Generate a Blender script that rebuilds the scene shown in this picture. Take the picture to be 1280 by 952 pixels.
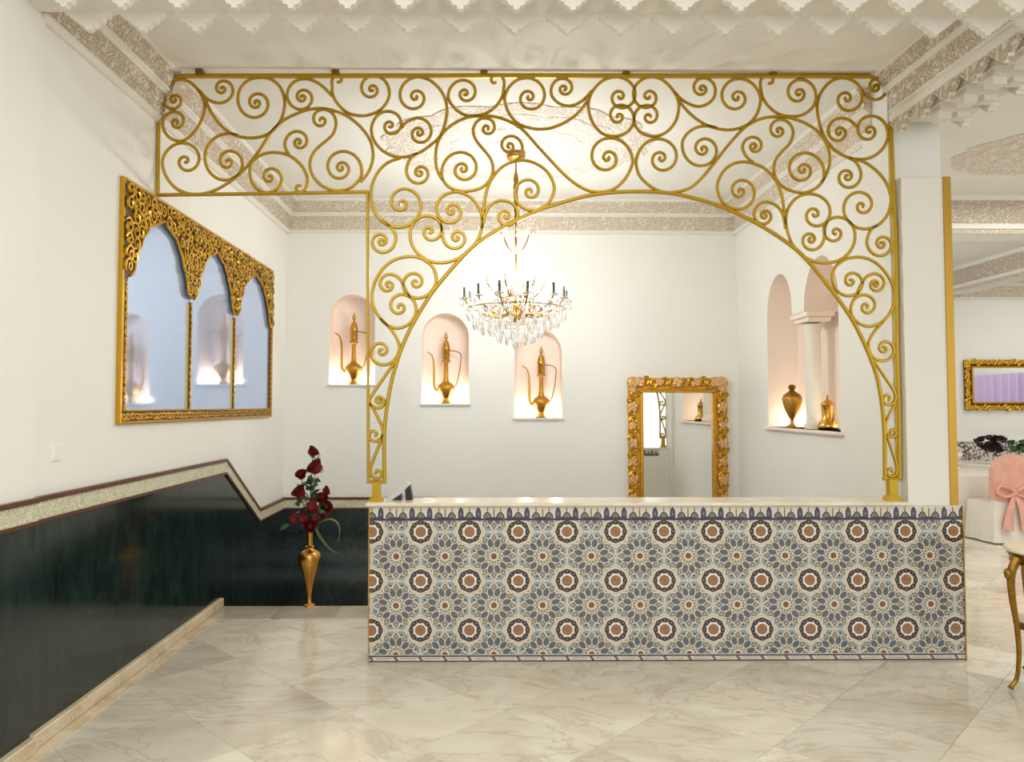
import bpy, bmesh, math, random
from mathutils import Vector, Matrix
random.seed(7)
PI = math.pi
for o in list(bpy.data.objects): bpy.data.objects.remove(o)
SC = bpy.context.scene
COL = SC.collection

# ------------------------------------------------------------------ camera
F, YAW, PIT, SX, SY, EYE = 930.0, 0.012, 0.040, 0.01625, -0.0048, 1.67
cd = bpy.data.cameras.new('camera'); cam = bpy.data.objects.new('camera', cd); COL.objects.link(cam)
cam.location = (0, 0, EYE); cam.rotation_euler = (PI/2 + PIT, 0, -YAW)
cd.sensor_fit = 'HORIZONTAL'; cd.sensor_width = 36; cd.lens = F/1280*36
cd.shift_x, cd.shift_y = SX, SY; cd.clip_start = .05; cd.clip_end = 100
SC.camera = cam
# ------------------------------------------------------------------ world, lights, exposure
SC.view_settings.view_transform = 'Standard'; SC.view_settings.look = 'None'
SC.view_settings.gamma = 1; SC.view_settings.use_curve_mapping = False
SC.view_settings.exposure = 0.2
wd = bpy.data.worlds.new('World'); SC.world = wd; wd.use_nodes = True
bg = wd.node_tree.nodes['Background']; bg.inputs[0].default_value = (.95, 1, 1.05, 1); bg.inputs[1].default_value = 1.5
def area(name, loc, sx, sy, power, col=(.98, 1, .97), rot=(0, 0, 0)):
    l = bpy.data.lights.new(name, 'AREA'); l.shape = 'RECTANGLE'; l.size = sx; l.size_y = sy; l.energy = power; l.color = col
    o = bpy.data.objects.new(name, l); COL.objects.link(o); o.location = loc; o.rotation_euler = rot
    return o
def point(name, loc, power, col=(1, .88, .7), r=.04):
    l = bpy.data.lights.new(name, 'POINT'); l.energy = power; l.color = col; l.shadow_soft_size = r
    o = bpy.data.objects.new(name, l); COL.objects.link(o); o.location = loc
    return o
area('lobby_ceiling_light', (-.1, 1.1, 3.85), 2.8, 1.8, 85)
area('hall_ceiling_light', (6.2, 6.0, 3.85), 2.5, 2.5, 92)
area('hall_ceiling_light', (9.4, 10.3, 3.9), 2.0, 2.0, 38)

# ------------------------------------------------------------------ measuring helpers (known planes of the room)
CX, CY = 640 - SX*1280, 476 + SY*1280
def ray(px, py):
    x = (px - CX)/F; y = (CY - py)/F; cp, sp = math.cos(PIT), math.sin(PIT)
    fy = cp - sp*y; fz = sp + cp*y; c, s = math.cos(YAW), math.sin(YAW)
    return (x*c + fy*s, -x*s + fy*c, fz)
def PY(px, py, Y):
    d = ray(px, py); k = Y/d[1]; return Vector((d[0]*k, Y, EYE + d[2]*k))
def PX(px, py, X):
    d = ray(px, py); k = X/d[0]; return Vector((X, d[1]*k, EYE + d[2]*k))
def PZ(px, py, Z):
    d = ray(px, py); k = (Z - EYE)/d[2]; return Vector((d[0]*k, d[1]*k, Z))

XL, XR, YB, ZC = -2.23, 2.80, 8.25, 3.945        # left wall, right wall, back wall, ceiling
YC, YS = 4.92, 4.985                             # counter face, grille plane
YF0, YF1 = 3.40, 3.65                           # front beam
YE = 6.31                                       # edge of the upper floor
ZLOW = -.545
XH, YH = 11.0, 12.6                             # hall limits
PW0, PW1 = 2.76, 3.12                           # pillar

# ------------------------------------------------------------------ materials
MATS = {}
def new_mat(name):
    m = bpy.data.materials.new(name); m.use_nodes = True
    nt = m.node_tree; b = nt.nodes['Principled BSDF']; MATS[name] = m
    return m, nt, b
def srgb(r, g, b):
    f = lambda c: (c/255/12.92) if c/255 <= .04045 else ((c/255 + .055)/1.055)**2.4
    return (f(r), f(g), f(b), 1)
def simple(name, col, rough=.5, metal=0, noise=0, nscale=8, bump=0, bscale=40, coat=0, spec=None, emis=None, es=0):
    m, nt, b = new_mat(name); N, L = nt.nodes, nt.links
    b.inputs['Base Color'].default_value = col; b.inputs['Roughness'].default_value = rough; b.inputs['Metallic'].default_value = metal
    if coat: b.inputs['Coat Weight'].default_value = coat; b.inputs['Coat Roughness'].default_value = .08
    if spec is not None: b.inputs['Specular IOR Level'].default_value = spec
    if noise or bump: tc = N.new('ShaderNodeTexCoord')
    if noise:
        t = N.new('ShaderNodeTexNoise'); t.inputs['Scale'].default_value = nscale; t.inputs['Detail'].default_value = 5
        L.new(tc.outputs['Object'], t.inputs['Vector'])
        r = N.new('ShaderNodeValToRGB'); r.color_ramp.elements[0].position = .3; r.color_ramp.elements[1].position = .7
        r.color_ramp.elements[0].color = tuple(c*(1 - noise) for c in col[:3]) + (1,)
        r.color_ramp.elements[1].color = tuple(min(1, c*(1 + noise)) for c in col[:3]) + (1,)
        L.new(t.outputs['Fac'], r.inputs['Fac']); L.new(r.outputs['Color'], b.inputs['Base Color'])
    if bump:
        t = N.new('ShaderNodeTexNoise'); t.inputs['Scale'].default_value = bscale; t.inputs['Detail'].default_value = 4
        L.new(tc.outputs['Object'], t.inputs['Vector'])
        bp = N.new('ShaderNodeBump'); bp.inputs['Strength'].default_value = bump; bp.inputs['Distance'].default_value = .01
        L.new(t.outputs['Fac'], bp.inputs['Height']); L.new(bp.outputs['Normal'], b.inputs['Normal'])
    if emis: b.inputs['Emission Color'].default_value = emis; b.inputs['Emission Strength'].default_value = es
    return m
def carved(name, hi, lo, scale, dist=.02, rough=.75, metal=0, strength=.8, width=.5):
    # fine arabesque relief: curling ridges from a warped cell pattern
    m, nt, b = new_mat(name); N, L = nt.nodes, nt.links
    tc = N.new('ShaderNodeTexCoord')
    w = N.new('ShaderNodeTexNoise'); w.inputs['Scale'].default_value = scale*.5; w.inputs['Detail'].default_value = 1
    L.new(tc.outputs['Object'], w.inputs['Vector'])
    mx = N.new('ShaderNodeMix'); mx.data_type = 'VECTOR'; mx.inputs[0].default_value = 1.2/scale
    ad = N.new('ShaderNodeVectorMath'); ad.operation = 'MULTIPLY_ADD'
    ad.inputs[1].default_value = (2.2/scale,)*3
    L.new(w.outputs['Color'], ad.inputs[0]); L.new(tc.outputs['Object'], ad.inputs[2])
    v = N.new('ShaderNodeTexVoronoi'); v.feature = 'DISTANCE_TO_EDGE'; v.inputs['Scale'].default_value = scale
    L.new(ad.outputs[0], v.inputs['Vector'])
    v2 = N.new('ShaderNodeTexVoronoi'); v2.feature = 'F1'; v2.inputs['Scale'].default_value = scale
    L.new(ad.outputs[0], v2.inputs['Vector'])
    s = N.new('ShaderNodeMath'); s.operation = 'SINE'
    k = N.new('ShaderNodeMath'); k.operation = 'MULTIPLY'; k.inputs[1].default_value = 14
    L.new(v2.outputs['Distance'], k.inputs[0]); L.new(k.outputs[0], s.inputs[0])
    r = N.new('ShaderNodeValToRGB'); e = r.color_ramp.elements
    e[0].position = .5 - width*.5; e[1].position = .5 + width*.5; e[0].color = lo; e[1].color = hi
    mp = N.new('ShaderNodeMapRange'); mp.inputs[1].default_value = -1; mp.inputs[2].default_value = 1
    L.new(s.outputs[0], mp.inputs[0]); L.new(mp.outputs[0], r.inputs['Fac']); L.new(r.outputs['Color'], b.inputs['Base Color'])
    bp = N.new('ShaderNodeBump'); bp.inputs['Strength'].default_value = strength; bp.inputs['Distance'].default_value = dist
    L.new(mp.outputs[0], bp.inputs['Height']); L.new(bp.outputs['Normal'], b.inputs['Normal'])
    b.inputs['Roughness'].default_value = rough; b.inputs['Metallic'].default_value = metal
    return m
def marble(name, base, tint, vein, scale, rough, vamount=.5, stretch=(1, 1, 1), rnd=True, coat=0):
    m, nt, b = new_mat(name); N, L = nt.nodes, nt.links
    tc = N.new('ShaderNodeTexCoord'); oi = N.new('ShaderNodeObjectInfo')
    ge = N.new('ShaderNodeNewGeometry')
    mp = N.new('ShaderNodeMapping'); mp.inputs['Scale'].default_value = stretch
    L.new(ge.outputs['Position'], mp.inputs['Vector'])
    if rnd:
        cb = N.new('ShaderNodeCombineXYZ'); mu = N.new('ShaderNodeMath'); mu.operation = 'MULTIPLY'; mu.inputs[1].default_value = 37
        L.new(oi.outputs['Random'], mu.inputs[0]); L.new(mu.outputs[0], cb.inputs[0]); L.new(mu.outputs[0], cb.inputs[2])
        L.new(cb.outputs[0], mp.inputs['Location'])
    n1 = N.new('ShaderNodeTexNoise'); n1.inputs['Scale'].default_value = scale; n1.inputs['Detail'].default_value = 6; n1.inputs['Distortion'].default_value = 1.2
    L.new(mp.outputs[0], n1.inputs['Vector'])
    r1 = N.new('ShaderNodeValToRGB'); r1.color_ramp.elements[0].position = .35; r1.color_ramp.elements[1].position = .65
    r1.color_ramp.elements[0].color = tint; r1.color_ramp.elements[1].color = base
    L.new(n1.outputs['Fac'], r1.inputs['Fac'])
    n2 = N.new('ShaderNodeTexNoise'); n2.inputs['Scale'].default_value = scale*.7; n2.inputs['Detail'].default_value = 8; n2.inputs['Distortion'].default_value = 2.2
    n2.inputs['Roughness'].default_value = .6
    L.new(mp.outputs[0], n2.inputs['Vector'])
    sb = N.new('ShaderNodeMath'); sb.operation = 'SUBTRACT'; sb.inputs[1].default_value = .5; L.new(n2.outputs['Fac'], sb.inputs[0])
    ab = N.new('ShaderNodeMath'); ab.operation = 'ABSOLUTE'; L.new(sb.outputs[0], ab.inputs[0])
    mr = N.new('ShaderNodeMapRange'); mr.inputs[1].default_value = 0; mr.inputs[2].default_value = .03; mr.inputs[3].default_value = vamount; mr.inputs[4].default_value = 0
    L.new(ab.outputs[0], mr.inputs[0])
    mx = N.new('ShaderNodeMix'); mx.data_type = 'RGBA'; mx.inputs[7].default_value = vein
    L.new(mr.outputs[0], mx.inputs[0]); L.new(r1.outputs['Color'], mx.inputs[6])
    out = mx.outputs[2]
    if rnd:
        hs = N.new('ShaderNodeHueSaturation'); rr = N.new('ShaderNodeMapRange'); rr.inputs[3].default_value = .82; rr.inputs[4].default_value = 1.04
        L.new(oi.outputs['Random'], rr.inputs[0]); L.new(rr.outputs[0], hs.inputs['Value']); L.new(out, hs.inputs['Color']); out = hs.outputs[0]
    L.new(out, b.inputs['Base Color']); b.inputs['Roughness'].default_value = rough
    if coat: b.inputs['Coat Weight'].default_value = coat; b.inputs['Coat Roughness'].default_value = .05
    return m

simple('plaster', srgb(239, 237, 229), .65, noise=.012, nscale=2, bump=.05, bscale=25)
simple('plaster_ceiling', srgb(239, 236, 227), .75, noise=.02, nscale=3, bump=.05, bscale=12)
simple('moulding', srgb(236, 231, 219), .6, bump=.05, bscale=30)
simple('muqarnas_plaster', srgb(234, 228, 216), .7, noise=.03, nscale=6, bump=.05, bscale=30)
carved('carved_plaster', srgb(240, 231, 215), srgb(206, 180, 154), 28, .012, width=1.1)
carved('carved_plaster_fine', srgb(238, 230, 212), srgb(214, 190, 164), 30, .008, width=.9)
carved('carved_rosette', srgb(244, 238, 226), srgb(226, 204, 186), 16, .01, width=1)
simple('niche_pink', srgb(248, 231, 217), .7, bump=.03)
simple('grille_gold', srgb(192, 155, 42), .36, .68, bump=.08, bscale=60)
simple('frame_gold', srgb(205, 160, 50), .3, .9, bump=.15, bscale=90)
simple('carved_gold', srgb(204, 150, 52), .32, .85, noise=.15, nscale=30, bump=.2, bscale=80)
simple('carved_gold_pink', srgb(222, 176, 122), .35, .7, noise=.12, nscale=30, bump=.15, bscale=70)
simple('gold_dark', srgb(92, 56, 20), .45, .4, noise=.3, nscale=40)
simple('brass', srgb(206, 156, 74), .24, 1, noise=.08, nscale=20, bump=.06, bscale=120)
simple('brass_engraved', srgb(196, 148, 66), .3, 1, noise=.12, nscale=60, bump=.5, bscale=160)
simple('brass_dark', srgb(150, 110, 50), .35, 1)
simple('gold_strip', srgb(190, 148, 60), .35, .8, bump=.05)
marble('floor_marble', srgb(236, 229, 212), srgb(220, 208, 186), srgb(160, 138, 110), 1.4, .11, .30, (1, 1.8, 1))
marble('skirting_marble', srgb(226, 210, 180), srgb(204, 184, 152), srgb(160, 134, 104), 3.0, .2, .3, rnd=False)
marble('edge_marble', srgb(204, 196, 180), srgb(186, 176, 158), srgb(150, 136, 116), 2.2, .14, .3)
marble('green_marble', srgb(26, 44, 42), srgb(14, 26, 24), srgb(70, 90, 82), 3.0, .14, .2, (1, 2.2, .6))
marble('counter_marble', srgb(240, 232, 214), srgb(228, 216, 192), srgb(206, 190, 164), 2.2, .2, .25, rnd=False)
simple('joint', srgb(176, 164, 140), .7)
simple('trim_brown', srgb(92, 48, 26), .35, noise=.15, nscale=12)
carved('dado_pattern', srgb(226, 214, 184), srgb(184, 192, 164), 30, .004, rough=.4, width=.5, strength=.4)
simple('switch_white', srgb(238, 236, 228), .35)
simple('black', srgb(18, 18, 18), .35)
simple('silver_panel', srgb(206, 204, 196), .4)
def mirror_mat(name, col, rough):
    m, nt, b = new_mat(name); b.inputs['Base Color'].default_value = col; b.inputs['Metallic'].default_value = 1; b.inputs['Roughness'].default_value = rough
mirror_mat('mirror', (.86, .87, .84, 1), .015)
mirror_mat('mirror_blue', (.54, .67, .95, 1), .04); MATS['mirror_blue'].node_tree.nodes['Principled BSDF'].inputs['Metallic'].default_value = .6
simple('mirror_edge_blue', srgb(206, 228, 255), .4)
# tiles
for n, c in dict(t_cream=(216, 208, 189), t_pale=(224, 208, 188), t_dark=(58, 44, 42), t_gray=(128, 122, 112), t_brown=(150, 100, 74), t_orange=(186, 122, 46),
                 t_petal=(98, 102, 108), t_kite=(134, 130, 122), t_leaf=(148, 157, 158), t_line=(160, 150, 132), t_navy=(58, 58, 84), t_purple=(84, 78, 108),
                 t_teal=(120, 150, 140), t_white=(236, 228, 212)).items():
    simple(n, srgb(*c), .22, noise=.10, nscale=45)
# chandelier
m, nt, b = new_mat('crystal')
b.inputs['Base Color'].default_value = (.97, .97, .95, 1); b.inputs['Roughness'].default_value = .03
b.inputs['Transmission Weight'].default_value = .75; b.inputs['IOR'].default_value = 1.5
simple('bulb', (1, .95, .85, 1), .3, emis=(1, .93, .8, 1), es=8)
simple('led', (1, .9, .75, 1), .3, emis=(1, .88, .66, 1), es=6)
simple('candle_sleeve', srgb(84, 78, 60), .4, .3)
# plants, fabric
simple('rose_red', srgb(112, 6, 18), .65, noise=.35, nscale=30)
simple('leaf_green', srgb(52, 84, 44), .5, noise=.25, nscale=20)
simple('leaf_pale', srgb(92, 108, 66), .5, noise=.2, nscale=20)
simple('cloth_white', srgb(228, 218, 204), .85, bump=.1, bscale=12)
simple('organza_pink', srgb(222, 164, 144), .6, noise=.12, nscale=9, bump=.1, bscale=14)
simple('cream_top', srgb(236, 224, 190), .25)
simple('antique_gold', srgb(150, 112, 44), .35, .85, noise=.2, nscale=25, bump=.2, bscale=70)
simple('flower_dark', srgb(46, 26, 28), .7, noise=.3, nscale=40)
simple('flower_white', srgb(236, 226, 214), .7)
simple('drape_lilac', srgb(226, 206, 244), .8)
m, nt, b = new_mat('hall_tiles'); N, L = nt.nodes, nt.links
tc = N.new('ShaderNodeTexCoord'); v = N.new('ShaderNodeTexVoronoi'); v.inputs['Scale'].default_value = 34; L.new(tc.outputs['Object'], v.inputs['Vector'])
r = N.new('ShaderNodeValToRGB'); r.color_ramp.interpolation = 'CONSTANT'
for i, (p, c) in enumerate(((0, (60, 62, 84)), (.3, (226, 217, 200)), (.62, (128, 122, 118)), (.8, (224, 214, 196)))):
    e = r.color_ramp.elements[i] if i < 2 else r.color_ramp.elements.new(p)
    e.position = p; e.color = srgb(*c)
L.new(v.outputs['Color'], r.inputs['Fac']); L.new(r.outputs['Color'], b.inputs['Base Color']); b.inputs['Roughness'].default_value = .25

# ------------------------------------------------------------------ mesh helpers
class G:
    def __init__(s): s.v, s.f, s.m = [], [], []
    def add(s, vs, fs, mi=0):
        k = len(s.v); s.v += [tuple(v) for v in vs]; s.f += [tuple(i + k for i in f) for f in fs]; s.m += [mi]*len(fs); return s
    def box(s, a, b, mi=0):
        x0, y0, z0 = a; x1, y1, z1 = b
        return s.add([(x0,y0,z0),(x1,y0,z0),(x1,y1,z0),(x0,y1,z0),(x0,y0,z1),(x1,y0,z1),(x1,y1,z1),(x0,y1,z1)],
                     [(0,3,2,1),(4,5,6,7),(0,1,5,4),(1,2,6,5),(2,3,7,6),(3,0,4,7)], mi)
    def rbox(s, a, b, c=.005, mi=0):     # box with chamfered vertical faces' rims
        x0, y0, z0 = a; x1, y1, z1 = b
        rings = [(x0+c,y0+c,x1-c,y1-c,z0),(x0,y0,x1,y1,z0+c),(x0,y0,x1,y1,z1-c),(x0+c,y0+c,x1-c,y1-c,z1)]
        vs, fs = [], []
        for (p,q,r_,t,z) in rings: vs += [(p,q,z),(r_,q,z),(r_,t,z),(p,t,z)]
        fs.append((3,2,1,0)); fs.append((12,13,14,15))
        for k in range(3):
            for i in range(4): j = (i+1) % 4; fs.append((k*4+i, k*4+j, k*4+4+j, k*4+4+i))
        return s.add(vs, fs, mi)
    def prism(s, poly, fn, d0, d1, mi=0, caps=True):   # poly 2-D, fn(u, v, d) -> point
        n = len(poly); vs = [fn(u, v, d0) for u, v in poly] + [fn(u, v, d1) for u, v in poly]
        fs = [(i, (i+1) % n, n+(i+1) % n, n+i) for i in range(n)]
        if caps: fs += [tuple(range(n))[::-1], tuple(range(n, 2*n))]
        return s.add(vs, fs, mi)
    def lathe(s, prof, c=(0, 0, 0), n=20, mi=0, sx=1, sy=1):
        vs, fs = [], []; k = len(prof)
        for r_, z in prof:
            for i in range(n):
                a = 2*PI*i/n; vs.append((c[0]+r_*sx*math.cos(a), c[1]+r_*sy*math.sin(a), c[2]+z))
        for j in range(k-1):
            for i in range(n): i2 = (i+1) % n; fs.append((j*n+i, j*n+i2, j*n+n+i2, j*n+n+i))
        fs.append(tuple(range(n))[::-1]); fs.append(tuple(range((k-1)*n, k*n)))
        return s.add(vs, fs, mi)
    def tube(s, pts, r=.01, n=6, mi=0, flat=1.0, up=None):
        pts = [Vector(p) for p in pts]; rs = r if isinstance(r, (list, tuple)) else [r]*len(pts)
        vs, fs = [], []; pn = None
        for i, p in enumerate(pts):
            t = (pts[min(i+1, len(pts)-1)] - pts[max(i-1, 0)])
            t = t.normalized() if t.length > 1e-9 else Vector((0, 0, 1))
            if up is not None: nn = Vector(up)
            elif pn is None:
                nn = Vector((0, 0, 1)) if abs(t.z) < .9 else Vector((1, 0, 0))
            else: nn = pn
            nn = (nn - t*nn.dot(t)); nn = nn.normalized() if nn.length > 1e-6 else t.orthogonal().normalized()
            bb = t.cross(nn); pn = nn
            for k in range(n):
                a = 2*PI*(k+.5)/n; vs.append(p + nn*(math.cos(a)*rs[i]*flat) + bb*(math.sin(a)*rs[i]))
        m_ = len(pts)
        for j in range(m_-1):
            for k in range(n): k2 = (k+1) % n; fs.append((j*n+k, j*n+k2, j*n+n+k2, j*n+n+k))
        fs.append(tuple(range(n))[::-1]); fs.append(tuple(range((m_-1)*n, m_*n)))
        return s.add(vs, fs, mi)
    def ball(s, c, rx, ry, rz, n=10, k=6, mi=0):
        prof = [(math.sin(PI*(j+.02)/(k+.04)), -math.cos(PI*(j+.02)/(k+.04))*rz) for j in range(k+1)]
        return s.lathe(prof, c, n, mi, rx, ry)
    def mesh(s, name, mats, smooth=False):
        me = bpy.data.meshes.new(name); me.from_pydata(s.v, [], s.f)
        for mm in (mats if isinstance(mats, (list, tuple)) else [mats]): me.materials.append(MATS[mm])
        if len(me.polygons): me.polygons.foreach_set('material_index', s.m)
        if smooth:
            me.shade_smooth()
            try: me.set_sharp_from_angle(angle=math.radians(42))
            except Exception: pass
        me.update(); return me
def wloc(o):
    v = Vector((0, 0, 0))
    while o is not None: v += o.location; o = o.parent
    return v
def obj(name, g, mats, parent=None, smooth=False, local=False, origin=None):
    """mesh object; vertices of g are world coordinates unless local"""
    o = bpy.data.objects.new(name, None) if g is None else None
    if isinstance(g, bpy.types.Mesh): me = g; off = Vector((0, 0, 0))
    else:
        if not local:
            base = wloc(parent) if parent else Vector((0, 0, 0))
            org = Vector(origin) if origin is not None else base
            if origin is not None: g.v = [tuple(Vector(v) - org) for v in g.v]
            elif parent: g.v = [tuple(Vector(v) - base) for v in g.v]
        me = g.mesh(name, mats, smooth)
    o = bpy.data.objects.new(name, me); COL.objects.link(o)
    if origin is not None and not local: o.location = Vector(origin) - (wloc(parent) if parent else Vector((0, 0, 0)))
    if parent: o.parent = parent
    return o
def tag(o, label, cat=None, group=None, kind=None):
    o['label'] = label
    if cat: o['category'] = cat
    if group: o['group'] = group
    if kind: o['kind'] = kind
    return o
def thing(name, loc, label, cat, group=None, kind=None):
    o = bpy.data.objects.new(name, None); COL.objects.link(o); o.location = loc; o.empty_display_size = .1
    return tag(o, label, cat, group, kind)
def struct(name, g, mats, label, smooth=False, parent=None):
    o = obj(name, g, mats, parent, smooth)
    return tag(o, label, 'building part' if name.startswith('trim') else name.split('_')[0], kind='structure')
def copy_tree(o, parent=None, loc=None, rz=None, label=None):
    c = o.copy(); COL.objects.link(c); c.parent = parent
    if loc is not None: c.location = loc
    if rz is not None: c.rotation_euler.z = rz
    if label: c['label'] = label
    for ch in list(o.children): copy_tree(ch, c)
    return c
def clone(name, src, loc, parent=None, rot=None, scale=None):
    c = bpy.data.objects.new(name, src.data if hasattr(src, 'data') else src); COL.objects.link(c)
    c.location = loc
    if rot: c.rotation_euler = rot
    if scale: c.scale = scale if isinstance(scale, (tuple, list)) else (scale,)*3
    if parent: c.parent = parent
    return c
def catmull(pts, n=8, closed=False):
    pts = [Vector(p) for p in pts]; out = []; m_ = len(pts)
    for i in range(m_ - 1):
        p0, p1, p2, p3 = pts[max(i-1, 0)], pts[i], pts[i+1], pts[min(i+2, m_-1)]
        for k in range(n):
            t = k/n
            out.append(.5*((2*p1) + (p2-p0)*t + (2*p0-5*p1+4*p2-p3)*t*t + (3*p1-p0-3*p2+p3)*t**3))
    out.append(pts[-1]); return out
def fill_mesh(loops, fn, d=0):
    """planar region with holes; loops[0] outer; fn(u, v) -> point. returns G"""
    bm = bmesh.new(); es = []
    for lp in loops:
        vs = [bm.verts.new((u, v, 0)) for u, v in lp]
        es += [bm.edges.new((vs[i], vs[(i+1) % len(vs)])) for i in range(len(vs))]
    bmesh.ops.triangle_fill(bm, use_beauty=True, use_dissolve=False, edges=es)
    g = G(); bm.verts.index_update()
    g.add([fn(v.co.x, v.co.y) for v in bm.verts], [tuple(v.index for v in f.verts) for f in bm.faces]); bm.free()
    return g
def clip(poly, x0, x1, z0, z1):
    def cut(p, ins, inter):
        out = []
        for i in range(len(p)):
            a, b_ = p[i-1], p[i]
            if ins(b_):
                if not ins(a): out.append(inter(a, b_))
                out.append(b_)
            elif ins(a): out.append(inter(a, b_))
        return out
    def ix(c): return lambda a, b_: (c, a[1] + (b_[1]-a[1])*(c-a[0])/(b_[0]-a[0]))
    def iz(c): return lambda a, b_: (a[0] + (b_[0]-a[0])*(c-a[1])/(b_[1]-a[1]), c)
    for ins, it in ((lambda p: p[0] >= x0, ix(x0)), (lambda p: p[0] <= x1, ix(x1)), (lambda p: p[1] >= z0, iz(z0)), (lambda p: p[1] <= z1, iz(z1))):
        poly = cut(poly, ins, it)
        if len(poly) < 3: return []
    return poly

# ================================================================== STRUCTURE
# ---- floor: slab with diagonal marble tiles
g = G(); g.box((XL-.3, -4, -.12), (XH, YE, -.006)); g.box((PW1, YE, -.12), (XH, YH, -.006))
floor = struct('floor', g, 'joint', 'polished beige marble floor laid in diagonal tiles')
TS = .62; DG = TS*math.sqrt(2)
def clip_poly(poly, rect): return clip(poly, *rect)
tile_cache = {}
def floor_tiles():
    regions = [(XL+.02, 3.0, 2.2, 5.94), (3.0, XH-.02, 2.6, 9.4)]
    for ri, rc in enumerate(regions):
        for i in range(-10, 30):
            for j in range(-2, 34):
                cx_ = (i + (j % 2)*.5)*DG + .1; cy_ = j*DG/2 + .2
                if ri == 1 and (cx_ < 3.0 - DG/2 or cx_ > .74*cy_ + 1.6): continue
                h = DG/2 - .0012
                p = clip([(cx_-h, cy_), (cx_, cy_-h), (cx_+h, cy_), (cx_, cy_+h)], rc[0], rc[1], rc[2], rc[3])
                if len(p) < 3: continue
                if ri == 0 and -.72 < cx_ and cy_ > YC + .5: continue
                loc = [(round(u-cx_, 4), round(v-cy_, 4)) for u, v in p]
                key = tuple(loc)
                if key not in tile_cache:
                    gg = G(); n = len(loc); c = .0015
                    area_ = sum(loc[k-1][0]*loc[k][1]-loc[k][0]*loc[k-1][1] for k in range(n))
                    if abs(area_) < .004: continue
                    vs = [(u, v, -.006) for u, v in loc] + [(u, v, 0) for u, v in loc]
                    gg.add(vs, [(k, (k+1) % n, n+(k+1) % n, n+k) for k in range(n)] + [tuple(range(n, 2*n))])
                    tile_cache[key] = gg.mesh('floor_tile', 'floor_marble')
                clone('floor_tile', tile_cache[key], (cx_, cy_, 0), floor)
floor_tiles()
for k in range(4):      # border course at the top of the stairs
    x0 = XL+.02 + k*.5; gg = G(); gg.rbox((-.249, -.184, -.03), (.249, .184, 0.0), .002)
    obj('border_tile', gg, 'edge_marble', floor, local=True).location = (x0+.25, 6.126, 0)
# ---- stairs down behind the counter
g = G()
for k in range(1, 3): g.box((XL, YE + (k-1)*.32, -.18*k-.02), (-.6, YE + k*.32, -.18*k))
struct('floor_stairs', g, 'edge_marble', 'marble steps going down behind the reception counter')
g = G(); g.box((XL-.1, YE+.6, ZLOW-.1), (-.55, YB, ZLOW)); 
for k in range(7): g.box((-.55+k*.3, YE+.6, ZLOW-.17*(k+1)-.05), (-.55+(k+1)*.3, YB, ZLOW-.17*(k+1)))
g.box((1.5, YE, -1.85), (XR+.1, YB, -1.75)); g.box((-.6, YE-.05, -1.8), (XR, YE, -.1))
struct('floor_landing', g, 'edge_marble', 'lower marble landing and steps against the back wall')
# ---- ceiling
g = G(); g.box((XL-.3, -4, ZC), (XH+.2, YH+.2, ZC+.12))
struct('ceiling', g, 'plaster_ceiling', 'flat off-white plaster ceiling over lobby and hall')
# ---- left wall with marble dado
g = G(); g.box((XL-.2, -4, -2), (XL, YB+.2, ZC))
wall_left = struct('wall_left', g, 'plaster', 'white left wall with dark green marble dado')
YD0, YD1, ZD0, ZD1 = 6.37, 7.33, 1.222, .668       # where the dado steps down with the stairs
def dtop(y):
    if y <= YD0: return ZD0
    if y >= YD1: return ZD1
    return ZD0 + (ZD1-ZD0)*(y-YD0)/(YD1-YD0)
def Lx(x): return lambda u, v, d: (x + d, u, v)
cuts = [-1.0, .6, 1.7, 2.7, YF1+.03, 4.55, 5.45, YE, YD0, YD1, YB]
for a, b_ in zip(cuts[:-1], cuts[1:]):
    zb = .0 if a < YE - .01 else ZLOW
    gg = G(); th = .03 if b_ <= YF1+.04 else .012
    gg.prism([(a+.0012, zb), (b_-.0012, zb), (b_-.0012, dtop(b_)-.12), (a+.0012, dtop(a)-.12)], Lx(XL), 0, th)
    obj('marble_slab', gg, 'green_marble', wall_left)
def band_run(pts, fn, parent, th):
    """pts (u, v) of the band's top edge; mitred strips: rail, patterned band, lower rail"""
    for nm, o0, o1, tk, mt in (('dado_rail', 0, .024, .022, 'trim_brown'), ('dado_band', .024, .112, .012, 'dado_pattern'), ('dado_bead', .112, .13, .018, 'trim_brown')):
        for (a, za), (b_, zb) in zip(pts[:-1], pts[1:]):
            k = 1.0 if abs(za-zb) < 1e-4 else 1.0
            gg = G(); gg.prism([(a, za-o1), (b_, zb-o1), (b_, zb-o0), (a, za-o0)], fn, 0, tk+th)
            obj(nm, gg, mt, parent)
band_run([(-1, ZD0), (YF1+.03, ZD0)], Lx(XL), wall_left, .03)
band_run([(YF1+.03, ZD0), (YD0, ZD0), (YD1, ZD1), (YB, ZD1)], Lx(XL), wall_left, .012)
# pilaster carrying the front beam
g = G(); g.box((XL, -1, 0), (XL+.022, YF1+.03, ZC))
struct('wall_pilaster', g, 'plaster', 'shallow white pilaster at the near end of the left wall')
# skirting
g = G(); g.rbox((XL, YF1+.03, 0), (XL+.045, YE-.02, .075), .006); g.rbox((XL, -1, 0), (XL+.065, YF1+.03, .075), .006)
struct('baseboard_left', g, 'skirting_marble', 'cream marble skirting along the green dado')
g = G(); g.box((XL+.045, 2, 0), (XL+.12, YE-.36, .0015))
struct('trim_1', g, 'skirting_marble', 'narrow cream marble border strip on floor beside skirting')
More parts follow.
